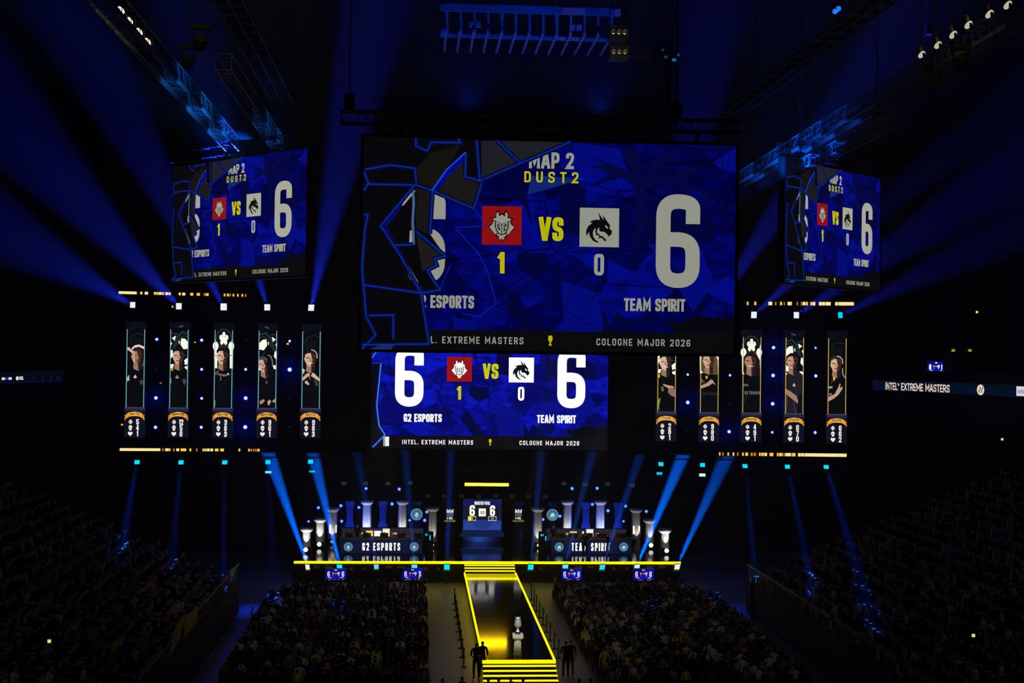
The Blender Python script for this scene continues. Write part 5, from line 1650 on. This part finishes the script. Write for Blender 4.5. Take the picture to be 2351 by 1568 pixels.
# computer towers with cyan lights at the inner desk ends
for i, (px, cells) in enumerate(((985, ((978, 1225, 1230, 3), (982, 1226, 1229, 1.5), (987.5, 1229, 1240, 2.6))), (1246.5, ((1243, 1226, 1231, 3), (1247, 1226.5, 1230.5, 2), (1253, 1231, 1241, 2.6))))):
    X0, X1, Z0_, Z1_ = rect(px - 9, 1222, px + 10, 1262, 99.9)
    t = thing('equipment_rack', 'black rack with small cyan lights beside the %s desk' % ('left', 'right')[i], 'rack', ((X0 + X1) / 2, 99.9, ZS), 'racks beside the desks')
    m = MB(); m.box((X0, 99.92, ZS), (X1, 100.5, Z1_), BLACK); m.build('rack_body', t)
    g = MB()
    for (cx, y0, y1, w_) in cells:
        a, b, c, d = rect(cx - w_ / 2, y0, cx + w_ / 2, y1, 99.9)
        g.box((a, 99.895, c), (b, 99.925, d), em((20, 200, 235), 100))
    g.build('rack_lights', t)

# blue dot lamps around the columns
for i, (px, py, r, col) in enumerate(((708.5, 1197, 3.2, LBLUE), (731, 1165.5, 4, LBLUE), (782.5, 1161, 4.2, LBLUE), (784.5, 1196.5, 4, LBLUE), (824, 1165, 4, LBLUE), (840.5, 1121.5, 4, LBLUE), (916.5, 1123, 4.4, LBLUE), (900, 1157, 4.4, LBLUE), (940.5, 1194.5, 3.4, LBLUE), (975, 1194.5, 4.4, LBLUE), (980, 1175.5, 4, LBLUE),
                                      (1246.5, 1192.5, 4, LBLUE), (1285.5, 1185, 4.2, LBLUE), (1313.5, 1121.5, 4.2, LBLUE), (1371, 1121, 4.2, LBLUE), (1360, 1158, 4, LBLUE), (1396, 1172.5, 4.4, LBLUE), (1436.5, 1162, 4, (60, 190, 255)), (1431.5, 1197, 3.4, (40, 200, 255)), (1484, 1174, 4, (90, 200, 255)))):
    y = 106.0
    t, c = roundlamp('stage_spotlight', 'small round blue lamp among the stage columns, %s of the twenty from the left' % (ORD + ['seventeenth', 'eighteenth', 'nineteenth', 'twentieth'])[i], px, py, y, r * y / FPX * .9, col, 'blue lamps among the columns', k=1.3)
    m = MB(); m.tube((c.x, y + .14, ZS), (c.x, y + .14, c.z), .02, DARKMETAL, 5); m.lathe((c.x, y + .14, ZS), [(.14, 0), (.14, .02)], DARKMETAL, 8); m.build('lamp_pole', t)
# unlit slatted lamps hanging over the stage
lst = [(789.5, 1110), (840, 1109.5), (891, 1110), (942, 1108.5), (1295, 1110), (1344, 1112), (1395, 1111.5), (1452, 1114), (983, 1139), (1020, 1139), (1060, 1139), (1099, 1139), (1138, 1139), (1176.5, 1139.5), (1214, 1140), (1252, 1140.5)]
for i, (px, py) in enumerate(lst):
    y = 104.1
    a, b, z0_, z1_ = rect(px - 5.5, py - 4, px + 5.5, py + 4.5, y)
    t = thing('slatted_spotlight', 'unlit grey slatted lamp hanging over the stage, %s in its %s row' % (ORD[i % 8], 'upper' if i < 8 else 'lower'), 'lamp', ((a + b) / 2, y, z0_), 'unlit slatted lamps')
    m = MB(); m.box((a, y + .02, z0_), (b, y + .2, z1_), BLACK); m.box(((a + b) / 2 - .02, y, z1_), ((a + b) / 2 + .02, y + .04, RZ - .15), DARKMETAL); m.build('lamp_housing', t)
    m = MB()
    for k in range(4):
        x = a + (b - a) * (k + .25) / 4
        m.box((x, y, z0_ + .02), (x + (b - a) * .11, y + .02, z1_ - .02), em((62, 58, 58) if i < 8 else (38, 34, 32), 103))  # grey light on the unlit slats put into emission
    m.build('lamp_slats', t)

# ---------------------------------------------------------------- things in the far right and left
def exit_light(label, px, py, Y, col, w_=5, h_=5, name='exit_sign'):
    c = P(px, py, Y)
    a, b = w_ * Y / FPX / 2, h_ * Y / FPX / 2
    t = thing(name, label, 'exit light', (c.x, Y, c.z - b), 'small green exit lights')
    m = MB(); m.box((c.x - a, Y - .02, c.z - b), (c.x + a, Y + .02, c.z + b), em(col, Y)); m.build('sign_face', t)
    m = MB(); m.box((c.x - a * 1.2, Y + .02, c.z - b * 1.2), (c.x + a * 1.2, Y + .1, c.z + b * 1.2), DARKMETAL); m.build('sign_box', t)


def wallY(px, off=5.0):
    """Depth of the wall behind the right balcony at a photo column."""
    a, b = RA + RN * off, RB + RN * off
    d = ray(px, 850)
    t = (d.x * a.y - d.y * a.x) / (d.y * (b.x - a.x) - d.x * (b.y - a.y))
    return a.y + (b.y - a.y) * t


G_ = (225, 240, 90)
exit_light('small yellow-green exit light high on the far right wall', 2243, 716.5, wallY(2243) - .3, G_)
exit_light('small yellow-green exit light below the right ribbon board', 2301, 1008.5, wallY(2301) - .3, G_)
for i, px in enumerate((2188.5, 2227)):
    exit_light('dull yellow lamp over the %s doorway above the right ribbon board' % ('left', 'right')[i], px, 804.5, wallY(px) - .3, (150, 140, 30), 8, 6, 'doorway_spotlight')
Yt = wallY(2156) - .4
X0, X1, Z0_, Z1_ = rect(2129, 830, 2170, 857, Yt)
screen('lounge_wall_screen', 'tiny bright blue score screen in a lounge above the right ribbon board', None, ((X0 + X1) / 2, Yt, Z0_), 0, X1 - X0, Z1_ - Z0_, Yt, 1.6, False, (255, 240, 255), True, .1)

# ---------------------------------------------------------------- people
SKINM = pm('skin', (.52, .34, .25), .55, var=.1)
HAIRM = pm('hair', (.02, .015, .012), .6)
SHIRTM = pm('shirt', (.02, .02, .022), .85, spec=.1, objcol=True)
TROUS = pm('trousers', (.012, .013, .018), .85, spec=.1)
SHOE = pm('shoes', (.012, .012, .012), .5)
PMATS = (SHIRTM, SKINM, HAIRM, TROUS, SHOE)


def skin_mesh(name, joints, bones, sub=1, hair='short'):
    """joints: name -> (x, y, z, radius); bones: (a, b, material index). One continuous skin grown over the skeleton."""
    names = list(joints)
    idx = {n: i for i, n in enumerate(names)}
    me = bpy.data.meshes.new('skeleton')
    me.from_pydata([joints[n][:3] for n in names], [(idx[a], idx[b]) for a, b, _ in bones], [])
    o = bpy.data.objects.new('skeleton', me)
    COL.objects.link(o)
    o.modifiers.new('skin', 'SKIN')
    for i, n in enumerate(names):
        r = joints[n][3]
        rr = (r, r) if not isinstance(r, tuple) else r
        me.skin_vertices[0].data[i].radius = rr
        me.skin_vertices[0].data[i].use_root = (n == 'pelvis')
    if sub:
        s_ = o.modifiers.new('sub', 'SUBSURF')
        s_.levels = sub
        s_.render_levels = sub
    dg = bpy.context.evaluated_depsgraph_get()
    dg.update()
    out = bpy.data.meshes.new_from_object(o.evaluated_get(dg))
    out.name = name
    bpy.data.objects.remove(o)
    bpy.data.meshes.remove(me)
    out.materials.clear()
    for m_ in PMATS:
        out.materials.append(m_)
    hz_ = joints['skull'][2]
    hy = joints['skull'][1]
    for p in out.polygons:
        c = p.center
        best, bi = 1e9, 0
        for a, b, k in bones:
            A_, B_ = Vector(joints[a][:3]), Vector(joints[b][:3])
            d = B_ - A_
            t = max(0, min(1, (c - A_).dot(d) / max(1e-9, d.length_squared)))
            q = (c - A_ - d * t).length - .3 * max(joints[a][3] if not isinstance(joints[a][3], tuple) else joints[a][3][0], .02)
            if q < best:
                best, bi = q, k
        if bi == 1 and c.z > joints['chin'][2] - .02 and hair != 'bald':
            if c.z > hz_ + .045 or (c.y < hy - .015 and c.z > hz_ - .09):
                bi = 2
        p.material_index = bi
        p.use_smooth = True
    return out


def skeleton(seated=False, arms='rest', lean=0.0, wide=1.0, stride=0.0, seat=.45):
    """Joints of an adult facing +y, feet or seat over the origin."""
    J = {}
    pz = .93 if not seated else seat + .12
    J['pelvis'] = (0, 0, pz, .135 * wide)
    J['waist'] = (0, lean * .15 + .01, pz + .16, .125 * wide)
    J['chest'] = (0, lean * .4, pz + .36, (.165 * wide, .12 * wide))
    J['neckbase'] = (0, lean * .6, pz + .53, .075)
    J['neck'] = (0, lean * .7 + .01, pz + .59, .052)
    J['chin'] = (0, lean * .8 + .035, pz + .655, .062)
    J['skull'] = (0, lean * .85 + .015, pz + .735, .088)
    J['crown'] = (0, lean * .85 + .0, pz + .79, .07)
    B = [('pelvis', 'waist', 0), ('waist', 'chest', 0), ('chest', 'neckbase', 0), ('neckbase', 'neck', 1), ('neck', 'chin', 1), ('chin', 'skull', 1), ('skull', 'crown', 1)]
    for s_, q in ((-1, 'l'), (1, 'r')):
        sh = (s_ * .185 * wide, lean * .55, pz + .49, .066)
        J['sh' + q] = sh
        B.append(('neckbase', 'sh' + q, 0))
        if arms == 'rest' and seated:
            e, w, h = (s_ * .215, .05, pz + .2), (s_ * .17, .28, pz + .12), (s_ * .13, .37, pz + .11)
        elif arms == 'up' or (arms == 'oneup' and s_ > 0):
            e, w, h = (s_ * .30, .1, pz + .68), (s_ * .22, .12, pz + .93), (s_ * .2, .13, pz + 1.03)
        elif arms == 'phone':
            e, w, h = (s_ * .23, .16, pz + .38), (s_ * .07, .33, pz + .55), (s_ * .04, .36, pz + .62)
        elif arms == 'folded':
            e, w, h = (s_ * .25, .06, pz + .22), (s_ * .04, .2, pz + .26), (-s_ * .06, .22, pz + .28)
        elif arms == 'front':
            e, w, h = (s_ * .25, .04, pz + .22), (s_ * .09, .2, pz + .08), (s_ * .03, .23, pz + .05)
        elif arms == 'desk':
            e, w, h = (s_ * .25, .12, pz + .26), (s_ * .2, .36, pz + .22), (s_ * .18, .45, pz + .22)
        else:
            e, w, h = (s_ * .25, -.02, pz + .2), (s_ * .25, .05, pz - .04), (s_ * .24, .08, pz - .14)
        J['el' + q] = (*e, .045)
        J['wr' + q] = (*w, .032)
        J['ha' + q] = (*h, .036)
        d = Vector(h) - Vector(w)
        k = Vector(h) + d.normalized() * .07
        J['fi' + q] = (*k, .018)
        B += [('sh' + q, 'el' + q, 0), ('el' + q, 'wr' + q, 1), ('wr' + q, 'ha' + q, 1), ('ha' + q, 'fi' + q, 1)]
        hx = s_ * .095
        J['hip' + q] = (hx, 0, pz - .04, .095)
        if seated:
            J['kn' + q] = (s_ * .12, .44, seat + .07, .065)
            J['an' + q] = (s_ * .12, .42, .09, .045)
            J['to' + q] = (s_ * .13, .60, .04, .035)
        else:
            J['kn' + q] = (hx + s_ * .015, .03 + stride * s_ * .12, .5, .065)
            J['an' + q] = (hx + s_ * .02, -.02 + stride * s_ * .22, .09, .044)
            J['to' + q] = (hx + s_ * .04, .15 + stride * s_ * .22, .04, .036)
        B += [('pelvis', 'hip' + q, 3), ('hip' + q, 'kn' + q, 3), ('kn' + q, 'an' + q, 3), ('an' + q, 'to' + q, 4)]
    return J, B


def body(name, sub=1, hair='short', **kw):
    J, B = skeleton(**kw)
    return skin_mesh(name, J, B, sub, hair)


BODY = {
    'sit': body('seated_body', seated=True), 'sitlean': body('seated_leaning_body', seated=True, lean=.25), 'sitwide': body('seated_broad_body', seated=True, wide=1.15),
    'situp': body('seated_cheering_body', seated=True, arms='oneup'), 'sitphone': body('seated_phone_body', seated=True, arms='phone'),
    'sitdesk': body('desk_body', seated=True, arms='desk', lean=.18), 'stand': body('standing_body', arms='down'), 'standup': body('cheering_body', arms='up'),
    'guard': body('guard_body', arms='front', wide=1.12), 'folded': body('folded_arms_body', arms='folded', wide=1.1), 'coach': body('coach_body', arms='down', wide=1.08, hair='bald'),
    'walk': body('walking_body', arms='down', stride=.6),
}
LOW = {k: body('low_' + k, 0, **kw) for k, kw in (('sit', dict(seated=True)), ('sitlean', dict(seated=True, lean=.25)), ('situp', dict(seated=True, arms='up')))}

SHIRTS = {'black': (.006, .006, .007), 'dark grey': (.03, .03, .034), 'white': (.62, .6, .56), 'grey': (.2, .19, .18), 'yellow': (.6, .5, .05), 'orange': (.55, .16, .05), 'olive': (.1, .11, .05), 'blue': (.04, .06, .16), 'tan': (.3, .24, .17)}
WEIGHT = (('black', 50), ('dark grey', 14), ('white', 12), ('grey', 9), ('yellow', 4), ('orange', 1), ('olive', 4), ('blue', 3), ('tan', 3))


def pick():
    t = rnd.random() * sum(w for _, w in WEIGHT)
    for n, w in WEIGHT:
        t -= w
        if t <= 0:
            return n
    return 'black'


def person(pose, loc, rotz, shirt, label, group=None, sc=1.0):
    o = bpy.data.objects.new('person', BODY[pose])
    COL.objects.link(o)
    o.location = loc
    o.rotation_euler = (0, 0, rotz)
    o.scale = (sc, sc, sc)
    o.color = (*(SHIRTS[shirt] if isinstance(shirt, str) else shirt), 1)
    return tag(o, label, 'person', group)


# people on the stage
c = P(820, 1235, 101.2)
person('coach', (c.x, 101.2, ZS), math.pi - .3, (.01, .01, .012), 'person in black with arms down standing behind the left desk', None, 1.03)
c = P(1270, 1238, 101.2)
person('coach', (c.x, 101.2, ZS), math.pi + .2, (.01, .01, .012), 'bald person in a dark shirt standing behind the right desk', None, 1.02)
c = P(1343, 1274, 97.4)
person('folded', (c.x, 97.4, ZS), .1, (.004, .004, .004), 'person in black standing in front of the right desk, hiding its M', None, 1.02)
c = P(1396, 1275, 97.0)
person('walk', (c.x, 97.2, ZS), 1.3, (.004, .004, .006), 'dark person walking in front of the last letters of the right desk', None, 1.0)
for side in ('left', 'right'):
    for i, px in enumerate(SEATPX[side]):
        c = P(px, 1235, 100.6)
        person('sitdesk', (c.x, 100.62, ZS + .0), math.pi + rnd.uniform(-.15, .15), ('black', 'dark grey', 'black', 'dark grey', 'black')[i], 'seated player behind the %s desk, %s from the left' % (side, ORD[i]), 'players at the %s desk' % side)
# guards by the near end of the runway
for (px, py, pose, lb, rz) in ((1093, 1560, 'guard', 'dark standing guard left of the runway steps, in front of the yellow edge', .2), (1107, 1556, 'stand', 'second dark guard close beside the runway steps on the left', -.1),
                               (1298.5, 1556, 'folded', 'dark standing guard right of the runway steps', 0), (1309.5, 1553, 'stand', 'second dark guard half hidden behind the one right of the steps', .1)):
    c = PZ(px, py, 0)
    person(pose, (c.x, c.y, 0), rz, (.008, .008, .008), lb, None, 1.04)

# floor crowd: two seated blocks
blocks = (('left', -9.1, .75), ('right', 9.0, 18.9))
seats = []
for nm, x0, x1 in blocks:
    for r in range(28):
        y = 63.0 + r * .93
        n = int((x1 - x0) / .56)
        for k in range(n):
            x = x0 + (k + .5) * (x1 - x0) / n
            if nm == 'left' and x < x0 + max(0, (y - 84)) * .35:
                continue
            if nm == 'right' and x > x1 - max(0, (y - 84)) * .35:
                continue
            seats.append((nm, x, y, r))
front = []
for px in (1016, 1061, 1121, 1145, 1173, 1201, 985, 1330, 1356, 1385, 960, 940, 1410):
    c = PZ(px, 1566 if px not in (1061, 1173) else 1562, 1.2)
    front.append((c.x, c.y))


def chair_geo():
    m_ = MB()
    m_.box((-.22, -.2, .36), (.22, .24, .40), SEATM)
    m_.box((-.22, -.27, .5), (.22, -.23, .84), SEATM)
    for a in (-1, 1):
        for b_ in (-.2, .2):
            m_.tube((a * .2, b_, 0), (a * .2, b_, .37), .014, DARKMETAL, 4)
        m_.tube((a * .2, -.21, .37), (a * .2, -.25, .84), .014, DARKMETAL, 4)
    return m_


def scatter(name, label, cat, protos, places, group=None):
    """ONE object of many copies: protos = list of (verts, faces, mats per face); places = (proto, x, y, z, rot, scale, remap)."""
    V, F, MI = [], [], []
    base = 0
    for (p, x, y, z, r, sc, rm) in places:
        v, f, mi = protos[p]
        c_, s_ = math.cos(r) * sc, math.sin(r) * sc
        w = np.empty_like(v)
        w[:, 0] = v[:, 0] * c_ - v[:, 1] * s_ + x
        w[:, 1] = v[:, 0] * s_ + v[:, 1] * c_ + y
        w[:, 2] = v[:, 2] * sc + z
        V.append(w)
        F.append(f + base)
        MI.append(np.where(mi == 0, rm, mi) if rm is not None else mi)
        base += len(v)
    V, F, MI = np.concatenate(V), np.concatenate(F), np.concatenate(MI)
    me = bpy.data.meshes.new(name)
    me.vertices.add(len(V))
    me.vertices.foreach_set('co', V.ravel())
    me.loops.add(F.size)
    me.loops.foreach_set('vertex_index', F.ravel())
    me.polygons.add(len(F))
    me.polygons.foreach_set('loop_start', np.arange(len(F)) * 4)
    me.polygons.foreach_set('loop_total', np.full(len(F), 4))
    me.update(calc_edges=True)
    me.polygons.foreach_set('material_index', MI.astype(np.int32))
    o = bpy.data.objects.new(name, me)
    COL.objects.link(o)
    return tag(o, label, cat, group, 'stuff')


def quads(me_v, me_f, mi):
    """Faces as quads (triangles repeat a corner by splitting is avoided: only quads and doubled triangles are used)."""
    f = []
    k = []
    for q, m_ in zip(me_f, mi):
        q = list(q)
        if len(q) == 4:
            f.append(q); k.append(m_)
        elif len(q) == 3:
            continue
        else:
            for i in range(1, len(q) - 2, 2):
                f.append([q[0], q[i], q[i + 1], q[i + 2]]); k.append(m_)
    return np.array(me_v, float), np.array(f, np.int64), np.array(k, np.int64)


def proto_mesh(me):
    return quads([tuple(v.co) for v in me.vertices], [tuple(p.vertices) for p in me.polygons], [p.material_index for p in me.polygons])


cg = chair_geo()
CH = quads(cg.v, cg.f, cg.mi)
o = scatter('chair_rows', 'rows of dark chairs under the floor crowd', 'chairs', [CH], [(0, x, y, 0, 0, 1, None) for _, x, y, _ in seats] + [(0, x, y, 0, 0, 1, None) for x, y in front])
for mt in cg.ms:
    o.data.materials.append(mt)

order = sorted(seats, key=lambda s: (s[3], s[1]))
n_ind = {'left': 0, 'right': 0}
rest = []
LP = [proto_mesh(LOW[k]) for k in ('sit', 'sitlean', 'situp')]
SLOT = list(SHIRTS)
for nm, x, y, r in order:
    if rnd.random() < .07:
        continue
    sh = pick()
    if nm == 'right' and x < 12 and rnd.random() < .25:
        sh = rnd.choice(['white', 'grey', 'yellow', 'tan'])
    jx, jy, rz, sc = rnd.uniform(-.05, .05), rnd.uniform(-.04, .04), rnd.uniform(-.25, .25), rnd.uniform(.94, 1.06)
    if n_ind[nm] < 112:
        n_ind[nm] += 1
        t = rnd.random()
        pose = 'sit' if t < .4 else 'sitlean' if t < .58 else 'sitwide' if t < .78 else 'sitphone' if t < .9 else 'situp' if t < .95 else 'standup' if r > 3 else 'stand'
        what = {'sit': 'sitting upright', 'sitlean': 'sitting and leaning forward', 'sitwide': 'broad-shouldered, seated', 'sitphone': 'seated, holding up a phone-sized thing', 'situp': 'seated with one arm raised', 'standup': 'standing with both arms raised', 'stand': 'standing'}[pose]
        if pose == 'sitphone':
            what = 'seated with hands before the face'
        person(pose, (x + jx, y + jy, 0), rz, sh, 'spectator in %s top, %s in the %s floor block' % (sh, what, nm), 'near spectators of the %s floor block' % nm, sc)
    else:
        rest.append((rnd.choice((0, 0, 0, 1, 1, 2) if rnd.random() < .3 else (0, 0, 1)), x + jx, y + jy, 0, rz, sc, 5 + SLOT.index(sh)))
for i, (x, y) in enumerate(front):
    person('sit', (x, y, 0), rnd.uniform(-.2, .2), 'black', 'dark head of a spectator in front of the runway steps, at the lower edge', 'spectators at the lower edge', 1.0)


def crowd_mats(o):
    for m_ in PMATS:
        o.data.materials.append(m_)
    for k in SLOT:
        o.data.materials.append(pm('shirt_' + k.replace(' ', '_'), SHIRTS[k], .85, spec=.1))


PMATS = PMATS[:0] + (pm('shirt_plain', (.02, .02, .022), .85, spec=.1),) + PMATS[1:]
crowd_mats(scatter('floor_crowd', 'dark seated crowd filling the farther rows of both floor blocks', 'crowd', LP, rest))

# the stands
for sd, x0, s_, lb in ((-1, LF, -1, 'left'), (1, RF, 1, 'right')):
    ppl, chs = [], []
    ind = 0
    for i in range(ROWS):
        z = Z0 + i * TR
        x = x0 + s_ * ((i + .70) * TD)
        y = SY0 + .4
        while y < SY1 - .4:
            chs.append((0, x, y, z, -s_ * -math.pi / 2, .92, None))
            if rnd.random() < .80:
                rz = (-math.pi / 2 if s_ < 0 else math.pi / 2) + (.55 if s_ < 0 else -.55) + rnd.uniform(-.3, .3)
                sh = pick()
                if rnd.random() < .12:
                    sh = rnd.choice(['white', 'grey', 'tan'])
                vis = abs(x) > 0
                px_y = y
                if ind < 26 and 44 < y < 50 and 2 < i < 14 and rnd.random() < .4:
                    ind += 1
                    person('sit' if rnd.random() < .8 else 'sitlean', (x, y, z), rz, sh, 'spectator in %s top seated in the near dark part of the %s stand' % (sh, lb), 'near spectators of the %s stand' % lb)
                else:
                    ppl.append((rnd.choice((0, 0, 1, 0, 2) if rnd.random() < .25 else (0, 0, 1)), x, y, z, rz, rnd.uniform(.94, 1.05), 5 + SLOT.index(sh)))
            y += .58
    crowd_mats(scatter('stand_crowd', 'dark crowd seated in the %s stand' % lb, 'crowd', LP, ppl))
    o = scatter('seat_rows', 'rows of dark seats of the %s stand' % lb, 'seats', [CH], chs)
    for mt in cg.ms:
        o.data.materials.append(mt)
    # handrail posts with stairs at the far end of the stand
    for i in range(0, ROWS - 2, 2):
        z = Z0 + i * TR
        x = x0 + s_ * ((i + 1.5) * TD)
        z += TR
        m_ = MB()
        for q in (-.09, .09):
            m_.tube((x + q, SY1 - .12, z), (x + q, SY1 - .12, z + 1.35), .022, METAL, 6)
        m_.tube((x - .09, SY1 - .12, z + 1.35), (x, SY1 - .12, z + 1.5), .022, METAL, 6)
        m_.tube((x + .09, SY1 - .12, z + 1.35), (x, SY1 - .12, z + 1.5), .022, METAL, 6)
        m_.tube((x - .09, SY1 - .12, z + .75), (x + .09, SY1 - .12, z + .75), .018, METAL, 6)
        tag(m_.build('handrail_post', loc=(x, SY1 - .12, z)), 'thin metal handrail post at the far end of the %s stand, %s from the floor' % (lb, ORD[i // 2]), 'handrail', 'handrail posts of the %s stand' % lb)
    # slatted barrier on top of the stand front
    m_ = MB()
    for k in range(94):
        y = 37 + k * .5
        m_.box((x0 - s_ * .1 - .015, y, Z0 + .7), (x0 - s_ * .1 + .015, y + .12, Z0 + 1.75), DARKMETAL)
    m_.box((x0 - s_ * .1 - .025, 37, Z0 + 1.72), (x0 - s_ * .1 + .025, 84, Z0 + 1.8), DARKMETAL)
    tag(m_.build('slatted_barrier', loc=(x0, 37, Z0 + .7)), 'dark slatted barrier along the front of the %s stand' % lb, 'barrier')

# two pale steward boxes lit by the beam on the right stand front, a colour panel on the left one
c = P(1734, 1330, 82.5)
t = thing('lit_handrail_box', 'pair of pale boxes lit bright blue at the corner of the right stand', 'box', (c.x, 82.5, c.z - .2))
m_ = MB()
m_.box((c.x - .28, 82.4, c.z - .2), (c.x - .02, 82.7, c.z + .16), STONE)
m_.box((c.x + .04, 82.4, c.z - .2), (c.x + .3, 82.7, c.z + .16), STONE)
m_.box((c.x - .3, 82.45, 0), (c.x + .32, 82.68, c.z - .2), DARKMETAL)
m_.build('box_body', t)
X0, X1, Z0_, Z1_ = rect(524.5, 1301, 537, 1333, 84.4)
t = thing('test_pattern_screen', 'small slanted screen glowing red, green and blue at the end of the left stand', 'screen', ((X0 + X1) / 2, 84.4, 0))
m_ = MB(); m_.box((X0 - .05, 84.42, 0), (X1 + .05, 84.52, Z1_ + .04), BLACK); m_.build('screen_frame', t)
g = Gfx(X0, Z1_, 84.4, X1 - X0, Z1_ - Z0_, .004)
g.fill([(.35, .2), (1, 0), (1, .25), (.5, .5), (0, .6)], em((70, 22, 10), 82))
g.fill([(.5, .5), (1, .2), (1, .6), (.8, .75), (.6, .75)], em((20, 110, 30), 82))
g.fill([(.05, .8), (.6, .7), (1, .6), (.95, .85), (.6, 1), (.0, 1)], em((20, 40, 130), 82))
g.build('display', t)
# yellow cloth banners hung on the left stand front
for i, (p0, p1, p2, p3) in enumerate((((330, 1430), (339, 1450), (335, 1535), (322, 1540)), ((405, 1435), (426, 1408), (412, 1470), (386, 1512)), ((426, 1415), (455, 1392), (452, 1428), (424, 1462)))):
    def on(px, py):
        d = ray(px, py)
        k = (LF + .17 - (1.37 if i == 0 else 0)) / d.x
        return EYE + d * k
    q = [on(*p) for p in (p0, p1, p2, p3)]
    m_ = MB()
    off = Vector((.03, 0, 0))
    m_.add([*q, *[p - off for p in q]], [(0, 1, 2, 3), (7, 6, 5, 4), (0, 4, 5, 1), (1, 5, 6, 2), (2, 6, 7, 3), (3, 7, 4, 0)], pm('yellow_cloth', (.55, .42, .04), .85))
    tag(m_.build('cloth_banner', loc=tuple(q[3])), 'dim yellow cloth banner at the front of the left stand, %s from the near end' % ORD[i], 'banner', 'yellow cloth banners')
# small lights in the stands
for i, (px, py, Y, col) in enumerate(((113, 1472, 50, (230, 220, 140)), (2235, 1459, 52, (225, 230, 110)))):
    exit_light('small pale %s light low in the %s stand' % (('yellow', 'green')[i], ('left', 'right')[i]), px, py, Y, col, 7, 7, 'step_sign')
# unseen spots added to brighten the trusses in blue
for x_, y_, e_ in ((0, 60, 700), (0, 64, 1900), (0, 68, 3000), (0, 72, 2600), (0, 78, 1300), (0, 84, 1300), (0, 37, 400), (-9.9, 55, 700), (-9.9, 61, 1500), (-9.9, 67, 1700), (-7.55, 65, 500), (-7.55, 70, 1000)):
    s_ = -1 if x_ < 0 else 1
    if not x_:
        x_ = q0.x + (q1.x - q0.x) * (y_ - q0.y) / (q1.y - q0.y)
    light('truss_fill', 'SPOT', (x_ - s_ * 1.5, y_ - 1.6, ZT - 2.2), (x_, y_, ZT), e_, (0, .11, 1) if s_ > 0 else (.0, .22, 1), spot_size=math.radians(64), spot_blend=.8, shadow_soft_size=.1)
light('grid_wash', 'SPOT', (XC - 3.2, 58, 26.5), (XC - 3.2, 63, 31.5), 2600, (0, .05, 1), spot_size=math.radians(80), spot_blend=.8, shadow_soft_size=.1)
light('grid_wash', 'SPOT', (XC + 2.6, 58, 26.5), (XC + 2.6, 63, 31.3), 3000, (0, .05, 1), spot_size=math.radians(80), spot_blend=.8, shadow_soft_size=.1)
